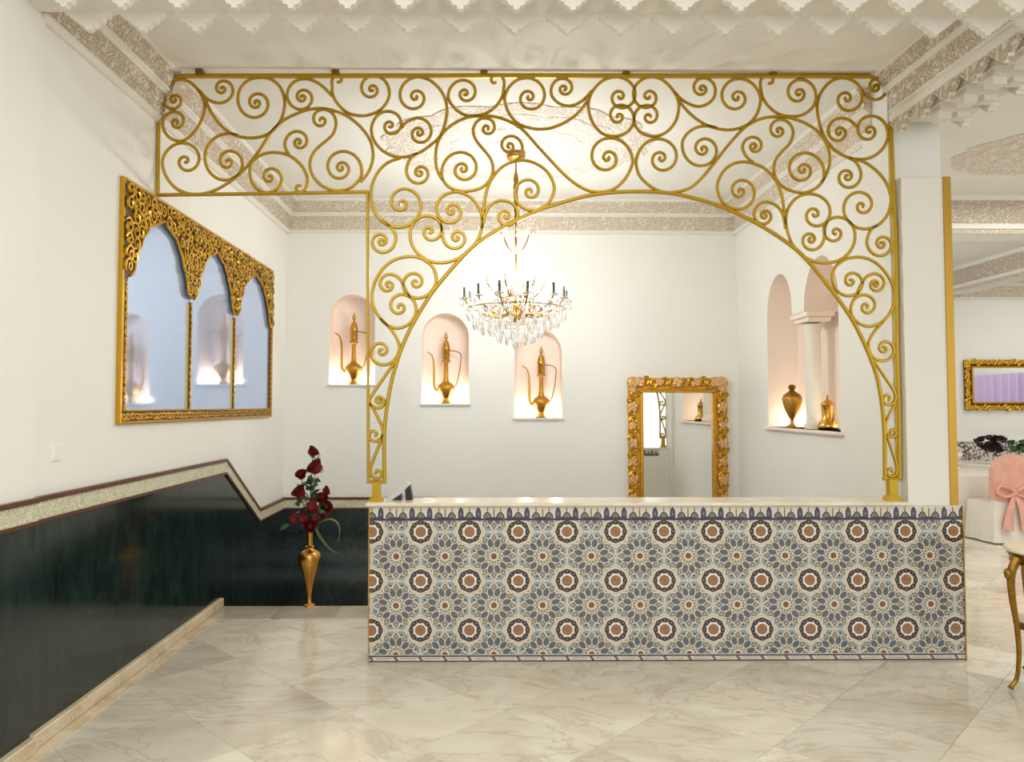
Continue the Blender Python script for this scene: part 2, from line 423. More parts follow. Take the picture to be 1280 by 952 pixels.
# light switch
p = PX(70, 565, XL)
sw = thing('light_switch', p, 'small white light switch on the left wall above the dado', 'light switch')
gg = G(); gg.rbox((p.x, p.y-.04, p.z-.045), (p.x+.009, p.y+.04, p.z+.045), .003); obj('plate', gg, 'switch_white', sw)
gg = G(); gg.rbox((p.x+.009, p.y-.02, p.z-.03), (p.x+.013, p.y+.02, p.z+.03), .001); obj('rocker', gg, 'switch_white', sw)

# ---- back wall with three lit niches
def arch_loop(x0, x1, z0, z1, n=16):
    r_ = (x1-x0)/2; zs = z1 - r_; c = (x0+x1)/2
    return [(x0, z0), (x1, z0)] + [(c + r_*math.cos(PI*i/n), zs + r_*math.sin(PI*i/n)) for i in range(n+1)]
NICHES = []
for (xa, xb, ya, yb) in ((411, 469, 368, 480), (527, 586, 391.5, 504), (643, 702, 411, 522)):
    a = PY(xa, yb, YB); b_ = PY(xb, ya, YB); NICHES.append((a.x, b_.x, a.z, b_.z))
loops = [[(XL-.2, -2), (XR+.3, -2), (XR+.3, ZC), (XL-.2, ZC)]] + [arch_loop(*n) for n in NICHES]
g = fill_mesh(loops, lambda u, v: (u, YB, v))
wall_back = struct('wall_back', g, 'plaster', 'white back wall with three arched lit niches')
ND = .24
for n in NICHES:
    lp = arch_loop(*n); gg = G(); k = len(lp)
    gg.add([(u, YB, v) for u, v in lp] + [(u, YB+ND, v) for u, v in lp], [(i, (i+1) % k, k+(i+1) % k, k+i) for i in range(k)] + [tuple(range(k, 2*k))])
    obj('niche', gg, 'niche_pink', wall_back, smooth=True)
    gg = G(); gg.rbox((n[0]-.02, YB-.035, n[2]-.022), (n[1]+.02, YB+ND, n[2]), .004); obj('niche_sill', gg, 'moulding', wall_back)
# dado on the back wall
Bk = lambda u, v, d: (u, YB - d, v)
ex = [XL, -1.3, -.55, .3, 1.2]
def btop(x): return ZD1 if x <= -.55 else ZD1 - (x+.55)*.60
for a, b_ in zip(ex[:-1], ex[1:]):
    gg = G(); gg.prism([(a+.001, -2), (b_-.001, -2), (b_-.001, btop(b_)-.12), (a+.001, btop(a)-.12)], Bk, 0, .012); obj('marble_slab', gg, 'green_marble', wall_back)
band_run([(XL, ZD1), (-.55, ZD1), (1.2, btop(1.2))], Bk, wall_back, .012)
# ---- right wall with the twin arched niche
Y0, Y1, Y2, Y3 = 5.86, 6.50, 6.76, 7.36
zs0, zp = 1.464, 2.50
def half(y0, y1, zt, n=14):
    r_ = (y1-y0)/2; c = (y0+y1)/2; zz = zt - r_*1.25
    return [(c - r_*math.cos(PI*i/n), zz + r_*1.25*math.sin(PI*i/n)) for i in range(n+1)]
lp = [(Y0, zs0)] + half(Y0, Y1, 2.93) + [(Y1, zp), (Y2, zp)] + half(Y2, Y3, 2.93) + [(Y3, zs0)]
g = fill_mesh([[(YC+.3, -2), (YB+.2, -2), (YB+.2, ZC), (YC+.3, ZC)], lp], lambda u, v: (XR, u, v))
wall_right = struct('wall_right', g, 'plaster', 'white right wall with a twin arched niche')
gg = G(); k = len(lp); RD = .30
gg.add([(XR, u, v) for u, v in lp] + [(XR+RD, u, v) for u, v in lp], [(i, (i+1) % k, k+(i+1) % k, k+i) for i in range(k)] + [tuple(range(k, 2*k))])
obj('niche', gg, 'niche_pink', wall_right, smooth=True)
gg = G(); gg.rbox((XR-.05, Y0-.05, zs0-.025), (XR+RD, Y3+.05, zs0), .004); obj('niche_sill', gg, 'niche_pink', wall_right)
gg = G(); cyc = (Y1+Y2)/2
gg.rbox((XR+.004, Y1-.05, zp-.045), (XR+.25, Y2+.05, zp), .006); gg.rbox((XR+.03, Y1-.02, zp-.085), (XR+.23, Y2+.02, zp-.045), .006)
obj('capital', gg, 'niche_pink', wall_right)
gg = G(); gg.lathe([(.085, 0), (.085, .04), (.07, .06), (.066, .1), (.066, zp-.18-zs0), (.072, zp-.16-zs0), (.08, zp-.1-zs0)], (XR+.13, cyc, zs0), 20)
obj('column', gg, 'moulding', wall_right, smooth=True)
# ---- pillar at the end of the counter
g = G(); g.box((PW0, YS+.03, 0), (PW1, YC+.44, ZC))
pil = struct('wall_pillar', g, 'plaster', 'square white pillar at the right end of the counter')
za = PY(1160, 222, YC+.02).z
gg = G(); gg.rbox((PW0+.04, YC+.014, 1.0), (PW1-.04, YS+.03, za), .003); obj('pillar_panel', gg, 'moulding', pil)
gg = G(); gg.rbox((PW1-.04, YC+.006, 1.0), (PW1+.012, YS+.04, za+.005), .004); obj('gold_strip', gg, 'gold_strip', pil)
# ---- cornices: profile (out from wall, down from ceiling)
CPROF = [('cornice_cove', [(.0, 0), (.155, 0), (.150, -.018), (.135, -.024), (0, -.024)], 'moulding'),
         ('carved_band', [(0, -.024), (.132, -.024), (.088, -.135), (0, -.135)], 'carved_plaster'),
         ('cornice_bead', [(0, -.135), (.098, -.135), (.098, -.150), (.082, -.158), (.07, -.168), (0, -.168)], 'moulding'),
         ('carved_band', [(0, -.168), (.058, -.168), (.034, -.31), (0, -.31)], 'carved_plaster'),
         ('cornice_bead', [(0, -.31), (.044, -.31), (.044, -.325), (.02, -.342), (0, -.342)], 'moulding')]
def cornice(name, label, fn, spans, fine=False, k=1.04):
    root = thing(name, (0, 0, 0), label, 'building part', kind='structure')
    for nm, poly, mt in CPROF:
        for a, b_ in spans:
            gg = G(); gg.prism(poly, lambda u, v, d: fn(u, v*k, d), a, b_)
            obj(nm, gg, mt if not (fine and mt == 'carved_plaster') else 'carved_plaster_fine', root)
    return root
cornice('trim_2', 'carved plaster cornice running along the left wall', lambda u, v, d: (XL+u, d, ZC+v), [(YF1, YS-.025), (YS+.025, YB)])
cornice('trim_3', 'carved plaster cornice across the back wall', lambda u, v, d: (d, YB-u, ZC+v), [(XL, XR)], True)
cornice('trim_4', 'carved plaster cornice above the twin niche', lambda u, v, d: (XR-u, d, ZC+v), [(YC+.3, YB)], True)
rb = cornice('trim_5', 'carved plaster beam with hanging stalactites beside the pillar', lambda u, v, d: (XR-.03-u*.8, d, ZC+v), [(.6, YS-.025)], k=.86)
gg = G(); gg.box((XR-.03, .6, 3.60), (PW1, YS-.025, ZC)); obj('beam_body', gg, 'muqarnas_plaster', rb)
gg = G(); gg.rbox((XR-.06, .6, 3.60), (XR-.03, YS-.025, 3.652), .004); obj('beam_moulding', gg, 'moulding', rb)
# ---- muqarnas fringes
MP = .2628; ZT = 3.519
def cusp(zt, ztop, w=.5):
    h = [(.5, 1.0), (.5, .62), (.40, .60), (.38, .46), (.29, .42), (.27, .30), (.17, .25), (.13, .13), (.06, .10), (.045, 0)]
    L_ = [(-a*MP, zt + b_*.155) for a, b_ in h if b_ < 1]; R_ = [(a*MP, zt + b_*.155) for a, b_ in h[::-1] if b_ < 1]
    return [(-.5*MP, ztop)] + L_ + R_ + [(.5*MP, ztop)]
def tri(zt, ztop):
    return [(-.46*MP, ztop), (-.42*MP, ztop-.02), (-.30*MP, zt+.06), (-.18*MP, zt+.035), (-.10*MP, zt+.012), (-.03*MP, zt), (.03*MP, zt), (.10*MP, zt+.012), (.18*MP, zt+.035), (.30*MP, zt+.06), (.42*MP, ztop-.02), (.46*MP, ztop)]
def star_stub(g_, cu, cw, zt, s1, fn):   # stepped pendant hanging between the two faces
    for (a, z0, z1) in ((.045, zt, zt+.05), (.075, zt+.045, zt+.085), (.105, zt+.08, zt+.20)):
        g_.prism([(cu-a, cw-a), (cu+a, cw-a), (cu+a, cw+a), (cu-a, cw+a)], lambda u, v, d: fn(u, v, d), z0, z1)
root = thing('trim_6', (0, 0, 0), 'row of plaster stalactite cusps hanging across the top', 'building part', kind='structure')
gg = G(); gg.box((XL, YF0+.05, 3.615), (PW1, YF1-.02, ZC)); obj('beam_body', gg, 'muqarnas_plaster', root)
cu = cusp(ZT, ZC); gm = G(); gm.prism(cu, lambda u, v, d: (u, d, v), 0, .035); mf = gm.mesh('stalactite_cusp', 'muqarnas_plaster')
X0 = .14
for k in range(-9, 12):
    x = X0 + k*MP
    if x - MP/2 < XL or x + MP/2 > PW1: continue
    clone('stalactite_cusp', mf, (x, YF0, 0), root)
    clone('stalactite_cusp', mf, (x, YF1-.035, 0), root)
gm = G(); gm.prism(tri(ZT-.025, 3.605), lambda u, v, d: (d, u, v), -.018, .012); mt_ = gm.mesh('carved_pendant', 'carved_plaster')
gm = G(); gm.prism(cusp(ZT-.025, 3.7), lambda u, v, d: (d, u, v), 0, .05); mc = gm.mesh('stalactite_cusp', 'muqarnas_plaster')
gm = G()
for a, z0, z1, q0, q1 in ((.105, ZT+.03, 3.62, .03, .34), (.075, ZT, ZT+.04, .05, .30), (.04, ZT-.045, ZT+.01, .06, .14), (.04, ZT-.03, ZT+.01, .18, .26)):
    gm.prism([(-a, z0), (a, z0), (a, z1), (-a, z1)], lambda u, v, d: (d, u, v), q0, q1)
mv2 = gm.mesh('stalactite_cell', 'muqarnas_plaster')
for k in range(6):
    y = 4.86 - k*.25
    if y < YF1: break
    clone('carved_pendant', mt_, (XR-.03, y, 0), rb)
    if k: clone('stalactite_cell', mv2, (XR-.02, y, 0), rb)
    clone('stalactite_cusp', mc, (PW1-.02, y-.1, 0), rb)
# batten over the grille
g = G(); g.box((XL+.02, YF1, ZC-.014), (XR-.03, YS-.08, ZC))
struct('trim_7', g, 'plaster_ceiling', 'slightly lowered plaster soffit in front of the gold grille')
# ---- ceiling rosettes
def rosette(name, c, ax, ay, label, lob=14):
    root = thing(name, c, label, 'building part', kind='structure')
    for k, (s, z) in enumerate(((1, .007), (.78, .011), (.5, .015), (.24, .02))):
        n = 112; poly = []
        for i in range(n):
            a = 2*PI*i/n; r_ = s*(1 + .07*abs(math.sin(lob/2*a)) - .03)
            poly.append((c[0]+ax*r_*math.cos(a), c[1]+ay*r_*math.sin(a)))
        gg = G(); gg.prism(poly, lambda u, v, d: (u, v, d), ZC-z, ZC-z+.0065); obj('carved_tier', gg, 'carved_rosette', root)
rosette('trim_8', (.27, 6.45, ZC), 1.15, .92, 'large carved oval rosette on the ceiling above the chandelier')
rosette('trim_9', (5.0, 6.55, ZC), .72, .62, 'carved round rosette on the hall ceiling', 12)

# ---- hall on the right
g = G(); g.box((PW1, YH, -.1), (XH+.2, YH+.2, ZC))
wh = struct('wall_hall_back', g, 'plaster', 'far white wall of the banquet hall')
gg = G(); gg.box((PW1, YH-.02, 0), (XH, YH, 1.06)); obj('tile_dado', gg, 'hall_tiles', wh)
gg = G(); gg.rbox((PW1, YH-.035, 1.06), (XH, YH, 1.085), .004); obj('dado_rail', gg, 'moulding', wh)
g = G(); g.box((XH, 2, -.1), (XH+.2, YH+.2, ZC))
struct('wall_hall_side', g, 'plaster', 'side wall of the banquet hall')
cornice('trim_10', 'carved cornice at the top of the far hall wall', lambda u, v, d: (d, YH-u, ZC+v*1.3), [(PW1, XH)], True)
def beam(name, label, fn, a, b_):
    root = thing(name, (0, 0, 0), label, 'building part', kind='structure')
    for nm, poly, mt in (('beam_cove', [(0, 0), (.07, 0), (.05, -.05), (0, -.05)], 'moulding'), ('carved_band', [(0, -.05), (.035, -.05), (.03, -.29), (0, -.29)], 'carved_plaster'),
                         ('beam_bead', [(0, -.29), (.045, -.29), (.04, -.34), (0, -.34)], 'moulding'), ('carved_strip', [(0, -.34), (.02, -.34), (.02, -.385), (0, -.385)], 'carved_plaster_fine'),
                         ('beam_body', [(0, 0), (0, -.385), (-.35, -.385), (-.35, 0)], 'moulding')):
        gg = G(); gg.prism(poly, fn, a, b_); obj(nm, gg, mt, root)
beam('trim_11', 'carved beam crossing the hall ceiling behind the pillar', lambda u, v, d: (d, 7.95-u, ZC+v*1.06), PW1+.05, XH)
beam('trim_12', 'carved lengthwise beam on the hall ceiling above the gold mirror', lambda u, v, d: (7.75-u, d, ZC+v*1.02), 8.31, YH-.2)

# ================================================================== RECEPTION COUNTER
xa, xb = PY(461.5, 730, YC).x, PY(1205, 730, YC).x
mx0, mx12 = PY(464.5, 726, YC).x, PY(1193, 724, YC).x
PT = (mx12-mx0)/12
mz = [PY(640, y, YC).z for y in (664.3, 725.6, 787)]
PV = (mz[0]-mz[2])/2
z_crest0, z_crest1 = PY(640, 650.3, YC).z, PY(640, 632.2, YC).z
z_bot1 = PY(640, 817.5, YC).z
counter = thing('reception_counter', ((xa+xb)/2, YC+.2, 0), 'reception counter faced with blue, cream and brown geometric mosaic tiles', 'counter')
gg = G(); gg.box((xa+.004, YC+.008, 0), (PW0-.002, YC+.26, z_crest1)); gg.box((PW0-.002, YC+.008, 0), (xb-.004, YC+.029, z_crest1))
obj('counter_body', gg, 'plaster', counter)
ztop = z_crest1
gg = G(); gg.rbox((xa-.022, YC-.03, ztop), (PY(1136, 630, YC).x, YC+.27, ztop+.024), .006); obj('counter_top', gg, 'counter_marble', counter)
gg = G(); gg.rbox((xa-.006, YC-.006, 0), (xa+.002, YC+.02, ztop), .002); obj('gold_edge', gg, 'gold_strip', counter)
gg = G(); gg.rbox((xb-.002, YC-.006, 0), (xb+.006, YC+.02, ztop), .002); obj('gold_edge', gg, 'gold_strip', counter)

TM = ['t_cream', 't_pale', 't_dark', 't_gray', 't_brown', 't_orange', 't_petal', 't_kite', 't_leaf', 't_line', 't_navy', 't_purple', 't_teal', 't_white']
TI = {n: i for i, n in enumerate(TM)}
def ngon(c, r_, n, a0=0, sz=1): return [(c[0]+r_*math.cos(a0+2*PI*i/n), c[1]+sz*r_*math.sin(a0+2*PI*i/n)) for i in range(n)]
def lens(c, ang, ln, w):
    ca, sa = math.cos(ang), math.sin(ang); out = []
    for u, v in ((-.5, 0), (-.28, -.42), (.1, -.5), (.36, -.3), (.5, 0), (.36, .3), (.1, .5), (-.28, .42)):
        out.append((c[0]+ca*u*ln-sa*v*w, c[1]+sa*u*ln+ca*v*w))
    return out
def kite(c, ang, ln, w, q=-.1):
    ca, sa = math.cos(ang), math.sin(ang)
    return [(c[0]+ca*u*ln-sa*v*w, c[1]+sa*u*ln+ca*v*w) for u, v in ((-.5, 0), (q, -.5), (.5, 0), (q, .5))]
def scallop(c, r_, n, amp, m_=5, a0=0):
    return [(c[0]+r_*(1+amp*abs(math.cos((i/m_-.5)*PI)))*math.cos(a0+2*PI*i/(n*m_)), c[1]+r_*(1+amp*abs(math.cos((i/m_-.5)*PI)))*math.sin(a0+2*PI*i/(n*m_))) for i in range(n*m_)]
def star_polys(c):
    P = []
    for k in range(12):
        a = PI/12 + k*PI/6
        P.append((lens((c[0]+.272*math.cos(a), c[1]+.272*math.sin(a)), a, .19, .118), 't_petal', 1))
        a = k*PI/6
        kc = (c[0]+.385*math.cos(a), c[1]+.385*math.sin(a))
        P.append((kite(kc, a, .165, .135, -.12), 't_kite', 1)); P.append((kite(kc, a, .055, .035), 't_cream', 2))
        P.append((kite((c[0]+.165*math.cos(a), c[1]+.165*math.sin(a)), a, .09, .05, .1), 't_line', 1))
        a = PI/12 + k*PI/6
        P.append((kite((c[0]+.405*math.cos(a), c[1]+.405*math.sin(a)), a, .07, .06, .2), 't_line', 1))
        P.append((kite((c[0]+.128*math.cos(a), c[1]+.128*math.sin(a)), a, .04, .042), 't_dark', 1))
    P += [(ngon(c, .108, 12, PI/12), 't_line', 1), (ngon(c, .095, 12), 't_white', 2), (ngon(c, .066, 12), 't_brown', 3), (ngon(c, .036, 8), 't_dark', 4), (ngon(c, .022, 6), 't_orange', 5)]
    return P
def leaf_polys(c, a):
    P = []; ca, sa = math.cos(a), math.sin(a)
    def T(u, v): u, v = u*1.3, v*1.25; return (c[0]+ca*u-sa*v, c[1]+sa*u+ca*v)
    for s in (-1, 1):
        P.append(([T(-.075, s*.085), T(-.015, s*.095), T(.035, s*.065), T(.07, s*.02), T(.0, s*.012), T(-.05, s*.03)], 't_leaf', 1))
        P.append((ngon(T(-.015, s*.052), .022, 5, a), 't_line', 2))
    P.append((kite(T(.095, 0), a, .05, .03), 't_brown', 1))
    P.append((kite(T(-.03, 0), a, .045, .03), 't_teal', 2))
    return P
def medallion_polys():
    P = [(ngon((0, 0), .295, 8, 0), 't_line', 1), (ngon((0, 0), .287, 8, 0), 't_pale', 2), (ngon((0, 0), .247, 8, 0), 't_line', 3), (ngon((0, 0), .24, 8, 0), 't_dark', 4)]
    for k in range(8):
        a = k*PI/4
        P.append((kite((.196*math.cos(a), .196*math.sin(a)), a, .05, .05), 't_gray', 5))
        a += PI/8
        P.append((kite((.178*math.cos(a), .178*math.sin(a)), a, .036, .05, .1), 't_gray', 5))
    P += [(scallop((0, 0), .138, 8, .12, 5, 0), 't_white', 6), (ngon((0, 0), .108, 16), 't_brown', 7), (ngon((0, 0), .07, 8, .3), 't_line', 8), (ngon((0, 0), .058, 10), 't_brown', 9), (ngon((0, 0), .03, 8), 't_orange', 10), (ngon((0, 0), .012, 6), 't_dark', 11)]
    return P
def ccw(p): return p if sum(p[k-1][0]*p[k][1]-p[k][0]*p[k-1][1] for k in range(len(p))) > 0 else p[::-1]
def tile_mesh(name, polys, rc, sx, sz, base=None, lift=.00022):
    """printed relief in front of a slab; rc clip rectangle in local metres"""
    gg = G()
    if base:
        e = .0006; x0, x1, z0, z1 = rc[0]+e, rc[1]-e, rc[2]+e, rc[3]-e
        gg.add([(x0, .007, z0), (x1, .007, z0), (x1, .007, z1), (x0, .007, z1), (x0, 0, z0), (x1, 0, z0), (x1, 0, z1), (x0, 0, z1)],
               [(4, 5, 6, 7), (0, 1, 5, 4), (1, 2, 6, 5), (2, 3, 7, 6), (3, 0, 4, 7)], TI[base])
        rc = (x0, x1, z0, z1)
    for poly, mt, lv in polys:
        p = clip([(u*sx, v*sz) for u, v in ccw(poly)], *rc)
        if len(p) < 3: continue
        gg.add([(u, -lift*lv, v) for u, v in p], [tuple(range(len(p)))], TI[mt])
    return gg.mesh(name, TM)
POLY_BASE = star_polys((.5, .5)) + star_polys((-.5, .5)) + star_polys((.5, -.5)) + star_polys((-.5, -.5))
for k in range(4): POLY_BASE += leaf_polys((.385*math.cos(k*PI/2), .385*math.sin(k*PI/2)), k*PI/2)
POLY_MED = medallion_polys()
tm_cache = {}
def get_tile(kind, polys, rc, sx, sz, base):
    key = (kind,) + tuple(round(c, 4) for c in rc)
    if key not in tm_cache: tm_cache[key] = tile_mesh(kind, polys, rc, sx, sz, base)
    return tm_cache[key]
cl = wloc(counter)
for i in range(13):
    for j in range(3):
        x = mx0 + i*PT; z = mz[j]
        rc = (max(-PT/2, xa-x), min(PT/2, xb-x), max(-PV/2, z_bot1-z), min(PV/2, z_crest0-z))
        if rc[1]-rc[0] < .01: continue
        t = clone('mosaic_tile', get_tile('mosaic_tile', POLY_BASE, rc, PT, PV, 't_cream'), Vector((x, YC, z))-cl, counter)
        c_ = clone('medallion', get_tile('medallion', POLY_MED, rc, PT, PV, None), (0, -.0003, 0), t)
# crest and bottom border
HC = z_crest1-z_crest0
def crest_polys():
    P = []; h = HC/PT
    def R(u, v): return (u, (v-.5)*h)
    P.append(([R(-.5, .0), R(.5, .0), R(.5, .26), R(.40, .2), R(.32, .14), R(.2, .16), R(.1, .26), R(0, .34), R(-.1, .26), R(-.2, .16), R(-.32, .14), R(-.40, .2), R(-.5, .26)], 't_navy', 1))
    for u in (-.18, .18, ):
        P.append(([R(u-.056, .14), R(u+.056, .14), R(u+.056, .62), R(u+.035, .80), R(u, .93), R(u-.035, .80), R(u-.056, .62)], 't_navy', 2))
        P.append(([R(u-.034, .2), R(u+.034, .2), R(u+.034, .58), R(u, .76), R(u-.034, .58)], 't_purple', 3))
        P.append((kite(R(u, .45), PI/2, .06, .03), 't_line', 4))
    for u in (0, -.366, .366):
        P.append(([R(u-.085, .16), R(u+.085, .16), R(u+.08, .36), R(u+.045, .52), R(u, .62), R(u-.045, .52), R(u-.08, .36)], 't_dark', 3))
        P.append(([R(u-.06, .2), R(u+.06, .2), R(u+.055, .36), R(u, .54), R(u-.055, .36)], 't_gray', 4))
        P.append((kite(R(u, .3), PI/2, .06, .05), 't_brown', 5))
        P.append((kite(R(u, .74), PI/2, .085, .045), 't_orange', 2)); P.append(([R(u-.008, .6), R(u+.008, .6), R(u+.006, .94), R(u-.006, .94)], 't_gray', 3))
    for u in (-.5, .5): P.append(([R(u-.013, .22), R(u+.013, .22), R(u+.013, .8), R(u-.013, .8)], 't_brown', 3))
    return P
CREST = crest_polys()
HB = z_bot1
def bottom_polys():
    P = []; h = HB/PT
    def R(u, v): return (u, (v-.5)*h)
    P.append(([R(-.6, .06), R(.6, .06), R(.6, .24), R(-.6, .24)], 't_navy', 1)); P.append(([R(-.6, .72), R(.6, .72), R(.6, .9), R(-.6, .9)], 't_navy', 1))
    for q in (-.5, 0, .5):
        P.append(([R(q-.075, .9), R(q-.02, .9), R(q+.085, .06), R(q+.03, .06)], 't_navy', 2))
        P.append(([R(q-.052, .84), R(q-.04, .84), R(q+.062, .12), R(q+.05, .12)], 't_line', 3))
        for s in (.25,):
            P.append(([R(q+.09, .5), R(q+.12, .38), R(q+.38, .38), R(q+.41, .5), R(q+.38, .6), R(q+.12, .6)], 't_orange', 1))
            P.append(([R(q+.1, .5), R(q+.125, .43), R(q+.375, .43), R(q+.4, .5), R(q+.375, .55), R(q+.125, .55)], 't_pale', 2))
    return P
BOT = bottom_polys()
for i in range(13):
    x = mx0 + i*PT
    rc = (max(-PT/2, xa-x), min(PT/2, xb-x), -HC/2, HC/2)
    clone('crest_tile', get_tile('crest_tile', CREST, rc, PT, PT, 't_cream'), Vector((x, YC, z_crest0+HC/2))-cl, counter)
    if x + PT/2 < PW0:
        rr_ = (max(-PT/2, xa-x), PT/2, -HC/2, HC/2); mm = get_tile('crest_tile', CREST, rr_, PT, PT, 't_cream')
        clone('crest_tile', mm, Vector((x + (rr_[0]+rr_[1]), YC+.266, z_crest0+HC/2))-cl, counter, rot=(0, 0, PI))
    rc = (max(-PT/2, xa-x), min(PT/2, xb-x), -HB/2, HB/2)
    clone('border_tile', get_tile('border_tile', BOT, rc, PT, PT, 't_cream'), Vector((x, YC, HB/2))-cl, counter)
# small slanted stand behind the counter top
YT = YC+.17; zq = ztop+.024
p0 = PY(497, 626, YT)
st = thing('slanted_stand', (p0.x, YT, zq), 'slanted silver panel propped on a black stand on the counter top', 'stand')
def scr(pts, y): return [(lambda q: (q.x, q.z))(PY(a, b_, y)) for a, b_ in pts]
FY = lambda u, v, d: (u, d, v)
a = scr([(483, 627), (491, 627), (513, 605), (510, 602.5), (506, 603)], YT); a[0] = (a[0][0], zq); a[1] = (a[1][0], zq)
gg = G(); gg.prism(a, FY, YT-.05, YT+.05); obj('panel', gg, 'silver_panel', st)
a = scr([(507, 611), (512.8, 605.4), (516.5, 627), (508, 627)], YT)
gg = G(); gg.prism([(a[3][0], zq), (a[2][0], zq), a[1], a[0]], FY, YT-.045, YT+.045); obj('stand_leg', gg, 'black', st)
a = scr([(492, 626), (502, 616.5), (502.5, 627)], YT)
gg = G(); gg.prism([(a[0][0], zq), (a[2][0], zq), a[1]], FY, YT-.045, YT+.045); obj('stand_brace', gg, 'black', st)

# ================================================================== WROUGHT GRILLE
ORG = {'A': (190, 85, 5.95), 'B': (320, 85, 5.95), 'C': (450, 85, 5.95), 'D': (590, 85, 5.95), 'E': (720, 85, 5.95), 'F': (850, 85, 5.95), 'G': (970, 85, 5.95),
       'H': (450, 190, 5.95), 'I': (450, 300, 5.95), 'K': (570, 190, 5.95), 'L': (980, 190, 5.95), 'M': (1000, 300, 6.8), 'N': (860, 190, 5.95), 'P': (440, 440, 4.76), 'Q': (1040, 420, 4.33)}
